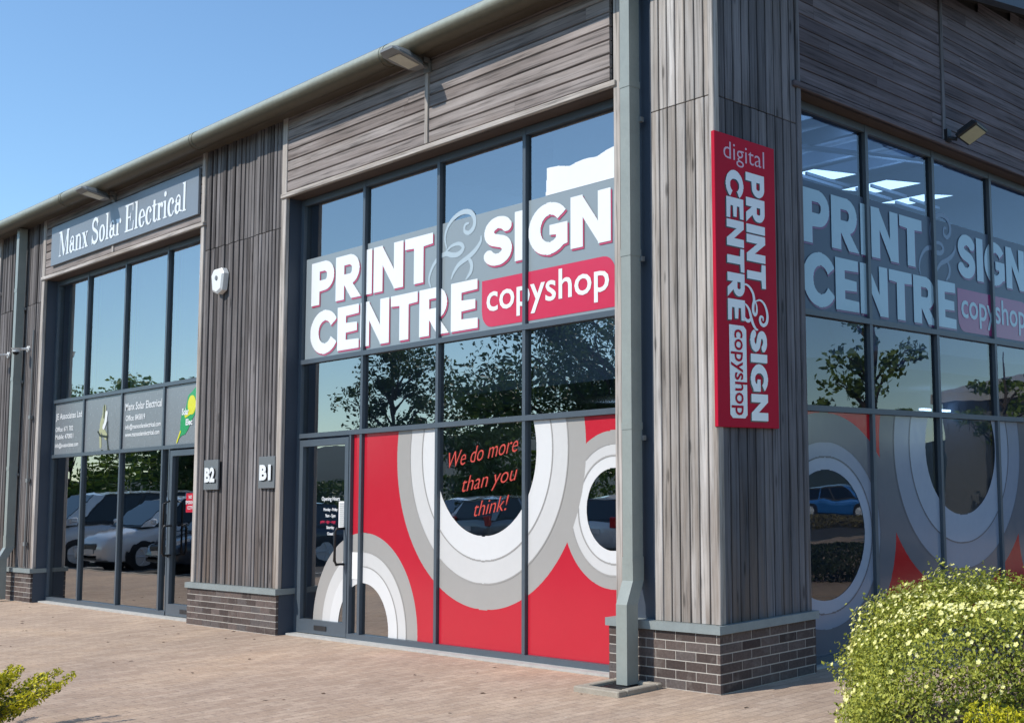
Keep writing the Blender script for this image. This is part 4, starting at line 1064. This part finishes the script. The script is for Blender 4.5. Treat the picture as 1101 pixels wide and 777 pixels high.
# trees
def tree(name, label, x, y, h, cr, leafmat, seed, n=9000, leaf=.16, clear=.3, group=None, sparse=1.0):
    t = thing(name, label, 'tree', (x, y, -.12), group); rng = np.random.default_rng(seed); rnd = random.Random(seed)
    m = MB(); z0 = h * clear; m.tube([(x, y, -.14), (x + .05, y, z0), (x - .04 * h * .2, y + .1, h * .75), (x, y + .1, h * .95)], [.022 * h, .017 * h, .009 * h, .003 * h], 8)
    cents = []
    for k in range(int(16 * sparse) + 6):
        an = rnd.uniform(0, 6.28); zz = rnd.uniform(z0, h * .92); rad = cr * math.sqrt(max(.05, 1 - ((zz - h * .58) / (h * .48)) ** 2)) * rnd.uniform(.45, 1)
        tip = (x + rad * math.cos(an), y + rad * math.sin(an), zz + rad * .25); bz = max(z0 * .9, zz - rad * .6)
        m.tube([(x, y, bz), ((x + tip[0]) / 2, (y + tip[1]) / 2, (bz + tip[2]) / 2 + .1), tip], [.008 * h, .005 * h, .002 * h], 5); cents.append((tip, cr * rnd.uniform(.2, .36)))
        cents.append((((x + tip[0]) / 2, (y + tip[1]) / 2, (bz + tip[2]) / 2 + .2), cr * rnd.uniform(.15, .25)))
    m.build('trunk', BARK, t)
    ci = rng.integers(0, len(cents), n); C0 = np.array([c[0] for c in cents])[ci]; rad = np.array([c[1] for c in cents])[ci]
    d = rng.normal(0, 1, (n, 3)); d /= np.linalg.norm(d, axis=1)[:, None]
    P = C0 + d * (rad * rng.uniform(.2, 1, n) ** .6)[:, None] * np.array([1, 1, .7])
    leaf_cloud('crown', P, d, leaf, leafmat, t, .6, .8, rng=rng); return t
tree('small_tree', 'small dark leafy tree across the car park, reflected in the second window column', -25.3, -12.2, 6.3, 1.9, LEAF_T, 21, 7000, .12, .40, None, .8)
tree('broad_tree', 'broad spreading tree across the car park, reflected beside the corner windows', -25.6, -21.5, 10.8, 5.6, LEAF_T, 22, 30000, .15, .25, None, 1.8)
tree('bright_tree', 'bright green tree beyond the parked cars, reflected in the far left windows', -56, -14.0, 6.6, 4.6, LEAF_Y, 23, 9000, .28, .15)
tree('bright_tree', 'yellow green tree further back beyond the parked cars, reflected at far left', -66, -24, 7.5, 5.2, LEAF_Y, 24, 9000, .3, .15)
tree('dark_tree', 'dark green tree left of the car park reflected in the far left door', -48, -17, 6.2, 4.4, LEAF_T, 25, 8000, .26, .12)
tree('dark_tree', 'dark green tree right of the bright one across the car park', -40, -26, 7.0, 5, LEAF_T, 26, 8000, .28, .15)
tree('sapling', 'thin leafy sapling beyond the gable side, reflected in its windows', 9.2, 15.6, 6.4, 1.5, LEAF_Y, 27, 1100, .17, .4, None, .5)
tree('sapling', 'second thin sapling farther along the gable side', 7.6, 19.0, 5.0, 1.2, LEAF_Y, 28, 800, .16, .4, None, .4)

# low hedges and a dark shrub for the side view
def hedge(name, label, x0, x1, y0, y1, h, mat, n, leaf, seed):
    t = thing(name, label, 'hedge' if 'hedge' in name else 'shrub', ((x0 + x1) / 2, (y0 + y1) / 2, -.12)); rng = np.random.default_rng(seed)
    c = np.array([(x0 + x1) / 2, (y0 + y1) / 2, h / 2 - .1]); r = np.array([(x1 - x0) / 2, (y1 - y0) / 2, h / 2])
    d = rng.normal(0, 1, (n, 3)); d /= np.linalg.norm(d, axis=1)[:, None]; k = 1 / (np.sum(np.abs(d) ** 6, axis=1) ** (1 / 6))
    P = c + d * (k * lump(d, seed, .12, 4) * rng.uniform(.7, 1, n) ** .5)[:, None] * r
    leaf_cloud('foliage', P, d, leaf, mat, t, .6, .8, rng=rng)
    m = MB(); rr = random.Random(seed)
    for k in range(16):
        px, py = rr.uniform(x0 + .2, x1 - .2), rr.uniform(y0 + .2, y1 - .2); m.tube([(px, py, -.13), (px + .1, py, h * .7)], [.02, .008], 5)
    m.build('stem', BARK, t)
LEAF_DRY = leafm('dry_hedge_leaf', (.10, .085, .03), (.22, .18, .07), .2)
hedge('low_hedge', 'low dry brown hedge along the side road', 17, 30, 26.5, 29.5, .42, LEAF_DRY, 9000, .12, 31)
hedge('dark_shrub', 'dark evergreen shrub on the side pavement reflected low in the gable window', 4.2, 6.4, 8.0, 10.6, .62, LEAF_D, 12000, .06, 32)
hedge('boundary_hedge', 'tall green boundary hedge beyond the car park', -62, 6, -27.5, -25.5, 2.3, LEAF_T, 22000, .26, 33)

# ------------------------------------------------------------------ cars
def paint(name, col, metal=.3):
    m, nt, out = newmat(name); p = principled(nt, out, col, .3, None, metal, .5); p.inputs['Coat Weight'].default_value = 1; p.inputs['Coat Roughness'].default_value = .04; return m
PW = paint('white_paint', (.88, .89, .9), 0); PS = paint('silver_paint', (.66, .69, .72), .15); PD = paint('dark_blue_paint', (.02, .03, .05)); PB = paint('bright_blue_paint', (.02, .17, .5)); PG = paint('grey_paint', (.18, .19, .2), .5)
HEADL = plain('headlight_glass', (.75, .78, .8), .1, .03, spec=.8); TAIL = plain('tail_light', (.5, .02, .02), .15, .05)
def loft(mb, rings_):
    n = len(rings_[0]); vs = [q for r in rings_ for q in r]; fs = []
    for i in range(len(rings_) - 1):
        for k in range(n): fs.append((i * n + k, i * n + (k + 1) % n, (i + 1) * n + (k + 1) % n, (i + 1) * n + k))
    fs += [tuple(reversed(range(n))), tuple(range((len(rings_) - 1) * n, len(rings_) * n))]
    mb.add(vs, fs)
def car(label, x, y, heading, col, kind='hatch', group='cars parked in the bays facing the shops'):
    """front towards local +X. heading in degrees."""
    t = thing('parked_car', label, 'car', (0, 0, 0), group)
    Lc, W, H, belt, nose = {'hatch': (4.15, 1.78, 1.50, .92, 1.0), 'mpv': (4.75, 1.88, 1.86, 1.08, .75), 'suv': (4.55, 1.86, 1.70, 1.05, 1.05)}[kind]
    f, b = Lc / 2, -Lc / 2; hw = W / 2
    def ring(xx, zb, zt, w, crown=.03):  # closed section around the body, symmetric
        return [(xx, -w * .86, zb), (xx, -w, zb + .14), (xx, -w, zt - .16), (xx, -w * .90, zt - .02), (xx, -w * .5, zt + crown * .7), (xx, 0, zt + crown), (xx, w * .5, zt + crown * .7), (xx, w * .90, zt - .02), (xx, w, zt - .16), (xx, w, zb + .14), (xx, w * .86, zb)]
    hood = belt - .04
    st_ = [(b, .36, belt - .16, .84), (b + .05, .28, belt - .05, .92), (b + .22, .22, belt + .01, .97), (b + .8, .19, belt + .02, 1.0), (-.2, .18, belt + .01, 1.0), (f - nose - .1, .18, belt - .01, 1.0),
           (f - nose * .75, .19, hood - .02, .995), (f - nose * .45, .20, hood - .09, .98), (f - nose * .2, .21, hood - .17, .95), (f - .09, .23, hood - .25, .91), (f - .02, .26, hood - .34, .86), (f + .02, .32, hood - .46, .78)]
    rgs = []
    for (xx, zb, zt, wf) in st_:
        w_ = hw * wf; h_ = zt - zb
        half = [(.80, 0), (.97, .05), (1.0, .22), (.985, .42), (1.0, .55), (.995, .74), (.965, .88), (.90, .955), (.70, .99), (.35, 1.02)]
        rgs.append([(xx, -w_ * u, zb + h_ * v) for u, v in half] + [(xx, 0, zb + h_ * 1.035)] + [(xx, w_ * u, zb + h_ * v) for u, v in reversed(half)])
    body = MB(); loft(body, rgs)
    bo = body.build('car_body', col, t, smooth=True); bo.data.set_sharp_from_angle(angle=R(32))
    # cabin
    ra, rb = (f - nose - .48, b + .42) ; fa, fb = (f - nose + .32, b + .06)
    if kind != 'hatch': rb = b + .22; ra = f - nose - .45
    def cab(z, xf, xb, w): return [(xf, -w, z), (xf, w, z), (xb, w, z), (xb, -w, z)]
    cm = MB(); g0 = cab(belt - .04, fa, fb, hw * .94); g1 = cab(H - .07, ra, rb, hw * .77)
    cm.add(g0 + g1, [(0, 1, 5, 4), (1, 2, 6, 5), (2, 3, 7, 6), (3, 0, 4, 7)])
    cm.build('cabin', BLACK, t)
    rf = MB(); loft(rf, [[(ra + .02, -hw * .74, H - .09), (ra + .02, 0, H - .05), (ra + .02, hw * .74, H - .09), (ra + .02, 0, H - .11)], [(ra - .25, -hw * .77, H - .06), (ra - .25, 0, H + .0), (ra - .25, hw * .77, H - .06), (ra - .25, 0, H - .1)], [(rb + .3, -hw * .77, H - .06), (rb + .3, 0, H - .005), (rb + .3, hw * .77, H - .06), (rb + .3, 0, H - .1)], [(rb - .03, -hw * .74, H - .09), (rb - .03, 0, H - .06), (rb - .03, hw * .74, H - .09), (rb - .03, 0, H - .11)]])
    rf.build('car_roof', col, t, smooth=False)
    lerp = lambda p, q, s: tuple(p[i] + (q[i] - p[i]) * s for i in range(3))
    def quad_in(p0, p1, p2, p3, m_, out, nm):  # inset glass slightly proud
        q = MB(); q.add([tuple(p[i] + out[i] for i in range(3)) for p in (p0, p1, p2, p3)], [(0, 1, 2, 3)]); return q.build(nm, m_, t)
    quad_in(lerp(g0[0], g1[0], .06), lerp(g0[1], g1[1], .06), lerp(g0[1], g1[1], .97), lerp(g0[0], g1[0], .97), CARGLASS, (.012, 0, .008), 'windscreen')
    quad_in(lerp(g0[2], g1[2], .1), lerp(g0[3], g1[3], .1), lerp(g0[3], g1[3], .92), lerp(g0[2], g1[2], .92), CARGLASS, (-.012, 0, .0), 'rear_window')
    for s, (i, j) in ((-1, (0, 3)), (1, (1, 2))):
        lo0, lo1, hi0, hi1 = g0[i], g0[j], g1[i], g1[j]
        for u, v in ((.10, .36), (.39, .66), (.69, .93)):
            quad_in(lerp(lerp(lo0, lo1, u + (.0)), lerp(hi0, hi1, u), .1), lerp(lerp(lo0, lo1, v), lerp(hi0, hi1, v), .1), lerp(lerp(lo0, lo1, v), lerp(hi0, hi1, v), .92), lerp(lerp(lo0, lo1, u), lerp(hi0, hi1, u), .92), CARGLASS, (0, s * .012, 0), 'side_window')
        # pillars in body colour
        pl = MB()
        for u, w_ in ((.0, .085), (.665, .022), (.94, .06)):
            a0, a1, c0, c1 = lerp(lo0, lo1, u), lerp(lo0, lo1, u + w_), lerp(hi0, hi1, u), lerp(hi0, hi1, u + w_)
            pl.add([tuple(p[k] + (0, s * .009, 0)[k] for k in range(3)) for p in (a0, a1, c1, c0)], [(0, 1, 2, 3)])
        pl.build('pillar', col, t)
        mr = MB(); mr.bev(fa - .32, fa - .16, s * (hw + .02), s * (hw + .17), belt + .02, belt + .16, .03); mr.build('wing_mirror', col, t)
        hl = MB(); hl.add([(f - .10, s * hw * .62, .60), (f - .02, s * hw * .40, .60), (f - .12, s * hw * .42, .72), (f - .34, s * hw * .80, .76), (f - .30, s * hw * .86, .62)], [(0, 1, 2, 3, 4)] if s < 0 else [(4, 3, 2, 1, 0)])
        hl.v = [(q[0] + .05, q[1] * 1.04, q[2] + .01) for q in hl.v]; hl.build('headlight', HEADL, t)
        tlm = MB(); tlm.bev(b - .01, b + .12, s * hw * .70, s * hw * .92, .74, 1.0, .02); tlm.build('tail_light', TAIL, t)
        dh = MB(); dh.box(.15, .30, s * (hw - .005), s * (hw + .02), belt - .17, belt - .14); dh.box(-.85, -.70, s * (hw - .005), s * (hw + .02), belt - .17, belt - .14); dh.build('door_handle', col, t)
    gr = MB(); gr.bev(f - .05, f + .03, -hw * .42, hw * .42, .50, .64, .02); gr.build('grille', BLACK, t); gr = MB(); gr.bev(f - .08, f + .02, -hw * .6, hw * .6, .28, .40, .02); gr.build('lower_grille', BLACK, t)
    npm = MB(); npm.box(f + .03, f + .04, -.26, .26, .42, .52); npm.build('number_plate', WHITEPL, t); npm = MB(); npm.box(b - .03, b - .0, -.26, .26, .62, .73); npm.build('number_plate', WHITEPL, t)
    for xx in (f - .82, b + .80):
        for s in (-1, 1):
            ar = MB(); ar.tube([(xx, s * (hw - .24), .33), (xx, s * (hw + .004), .33)], .375, 24); ar.build('wheel_arch', BLACK, t)
            wh_ = MB(); wh_.tube([(xx, s * (hw - .22), .32), (xx, s * (hw - .20), .32), (xx, s * (hw + .0), .32), (xx, s * (hw + .015), .32)], [.29, .32, .32, .29], 24); w_ = wh_.build('wheel', RUBBER, t)
            rm = MB(); rm.tube([(xx, s * (hw + .016), .32), (xx, s * (hw + .022), .32)], .07, 12)
            for k in range(5):
                an = k * 1.2566; rm.tube([(xx + .05 * math.cos(an), s * (hw + .02), .32 + .05 * math.sin(an)), (xx + .21 * math.cos(an), s * (hw + .018), .32 + .21 * math.sin(an))], .026, 6)
            rm.tube([(xx, s * (hw + .012), .32), (xx, s * (hw + .018), .32)], .225, 24); rm.build('rim', CHROME if False else PS, w_)
    t.location = (x, y, -.12); t.rotation_euler = (0, 0, R(heading))
    return t
car('tall silver people carrier parked nose first in the bays, farthest left', -27.3, -5.75, 90, PS, 'mpv')
car('white sport utility car parked nose first beside the silver people carrier', -24.0, -5.9, 90, PW, 'suv')
car('dark blue hatchback parked nose first right of the white car', -21.2, -6.1, 90, PD, 'hatch')
car('grey hatchback in the second row of parking bays', -20.5, -13.6, -90, PG, 'hatch', 'cars parked in the second row of bays')
car('silver hatchback in the second row of parking bays', -15.3, -13.4, -90, PS, 'hatch', 'cars parked in the second row of bays')
car('white hatchback in the second row of parking bays', -23.1, -13.4, 90, PW, 'hatch', 'cars parked in the second row of bays')
car('bright blue hatchback with pale roof parked across the side road', 27.0, 37.6, 160, PB, 'hatch', 'cars parked across the side road')

# workshop building beyond, seen in reflection on the gable side
wb = thing('workshop_building', 'low grey metal clad workshop with a dark roller door beyond the side pavement', 'building', (6.5, 26, 0))
CLADM = plain('grey_metal_cladding', (.16, .17, .17), .5, .12, 2); DOORG = plain('roller_door_grey', (.06, .07, .08), .4, .08, 2)
m = MB(); m.box(1.6, 10.6, 21, 33, -.12, 3.7); m.build('wall', CLADM, wb)
m = MB(); m.add([(1.3, 20.7, 3.7), (10.9, 20.7, 3.7), (10.9, 33.3, 3.7), (1.3, 33.3, 3.7), (1.3, 20.7, 3.95), (10.9, 20.7, 3.95), (10.9, 27, 5.0), (1.3, 27, 5.0), (10.9, 33.3, 3.95), (1.3, 33.3, 3.95)], [(3, 2, 1, 0), (0, 1, 5, 4), (4, 5, 6, 7), (7, 6, 8, 9), (2, 3, 9, 8), (1, 2, 8, 6, 5), (0, 4, 7, 9, 3)]); m.build('roof', plain('pale_roof', (.45, .45, .43), .6, .1), wb)
m = MB()
for k in range(16): m.box(6.4, 9.3, 20.94, 20.98, .02 + k * .17, .18 + k * .17)
m.build('roller_door', DOORG, wb)
m = MB(); m.box(3.0, 5.0, 20.95, 20.98, 1.0, 2.2); m.build('window', CARGLASS, wb)
m = MB()
for k in range(30): m.box(1.7 + k * .3, 1.73 + k * .3, 20.97, 20.999, 2.9, 3.68)
m.build('cladding_rib', CLADM, wb)

# ------------------------------------------------------------------ light, sky, camera
AZ, EL = R(22), R(44)
S = Vector((-math.sin(AZ) * math.cos(EL), -math.cos(AZ) * math.cos(EL), math.sin(EL)))
sun = bpy.data.lights.new('sun', 'SUN'); sun.energy = 4.4; sun.angle = R(.53); sun.color = (1, .94, .85)
so = bpy.data.objects.new('sun', sun); COL.objects.link(so); so.rotation_euler = S.to_track_quat('Z', 'Y').to_euler(); so.location = (-10, -20, 20)
w = bpy.data.worlds.new('World'); SC.world = w; w.use_nodes = True; nt = w.node_tree
bg = nt.nodes['Background']; sky = nt.nodes.new('ShaderNodeTexSky'); sky.sky_type = 'NISHITA'; sky.sun_disc = False
sky.sun_elevation = EL; sky.sun_rotation = math.atan2(S.x, S.y); sky.air_density = 1.0; sky.dust_density = .15; sky.ozone_density = 1.3
tn = nt.nodes.new('ShaderNodeMix'); tn.data_type = 'RGBA'; tn.blend_type = 'MULTIPLY'; tn.inputs[0].default_value = 1; tn.inputs[7].default_value = (.84, 1.02, 1.12, 1)
nt.links.new(sky.outputs[0], tn.inputs[6]); nt.links.new(tn.outputs[2], bg.inputs[0]); bg.inputs[1].default_value = .175
cam = bpy.data.cameras.new('camera'); co = bpy.data.objects.new('camera', cam); COL.objects.link(co)
yaw, pitch, roll, foc, px_, py_ = .6713, .0961, -.0223, 1239.33, 325.02, 8.68
fwd = Vector((-math.sin(yaw) * math.cos(pitch), math.cos(yaw) * math.cos(pitch), math.sin(pitch))); right = Vector((math.cos(yaw), math.sin(yaw), 0)); up = right.cross(fwd)
r2_ = math.cos(roll) * right + math.sin(roll) * up; u2_ = -math.sin(roll) * right + math.cos(roll) * up
M = Matrix((r2_, u2_, -fwd)).transposed().to_4x4(); M.translation = (6.2043, -6.5729, 1.6143); co.matrix_world = M
cam.sensor_width = 36; cam.sensor_fit = 'HORIZONTAL'; cam.lens = foc / 1101 * 36; cam.shift_x = -px_ / 1101; cam.shift_y = py_ / 1101; cam.clip_end = 3000; cam.clip_start = .05
SC.camera = co
SC.view_settings.view_transform = 'Standard'; SC.view_settings.look = 'None'; SC.view_settings.exposure = 0; SC.view_settings.gamma = 1
SC.cycles.use_denoising = True; SC.cycles.max_bounces = 8; SC.cycles.transparent_max_bounces = 12
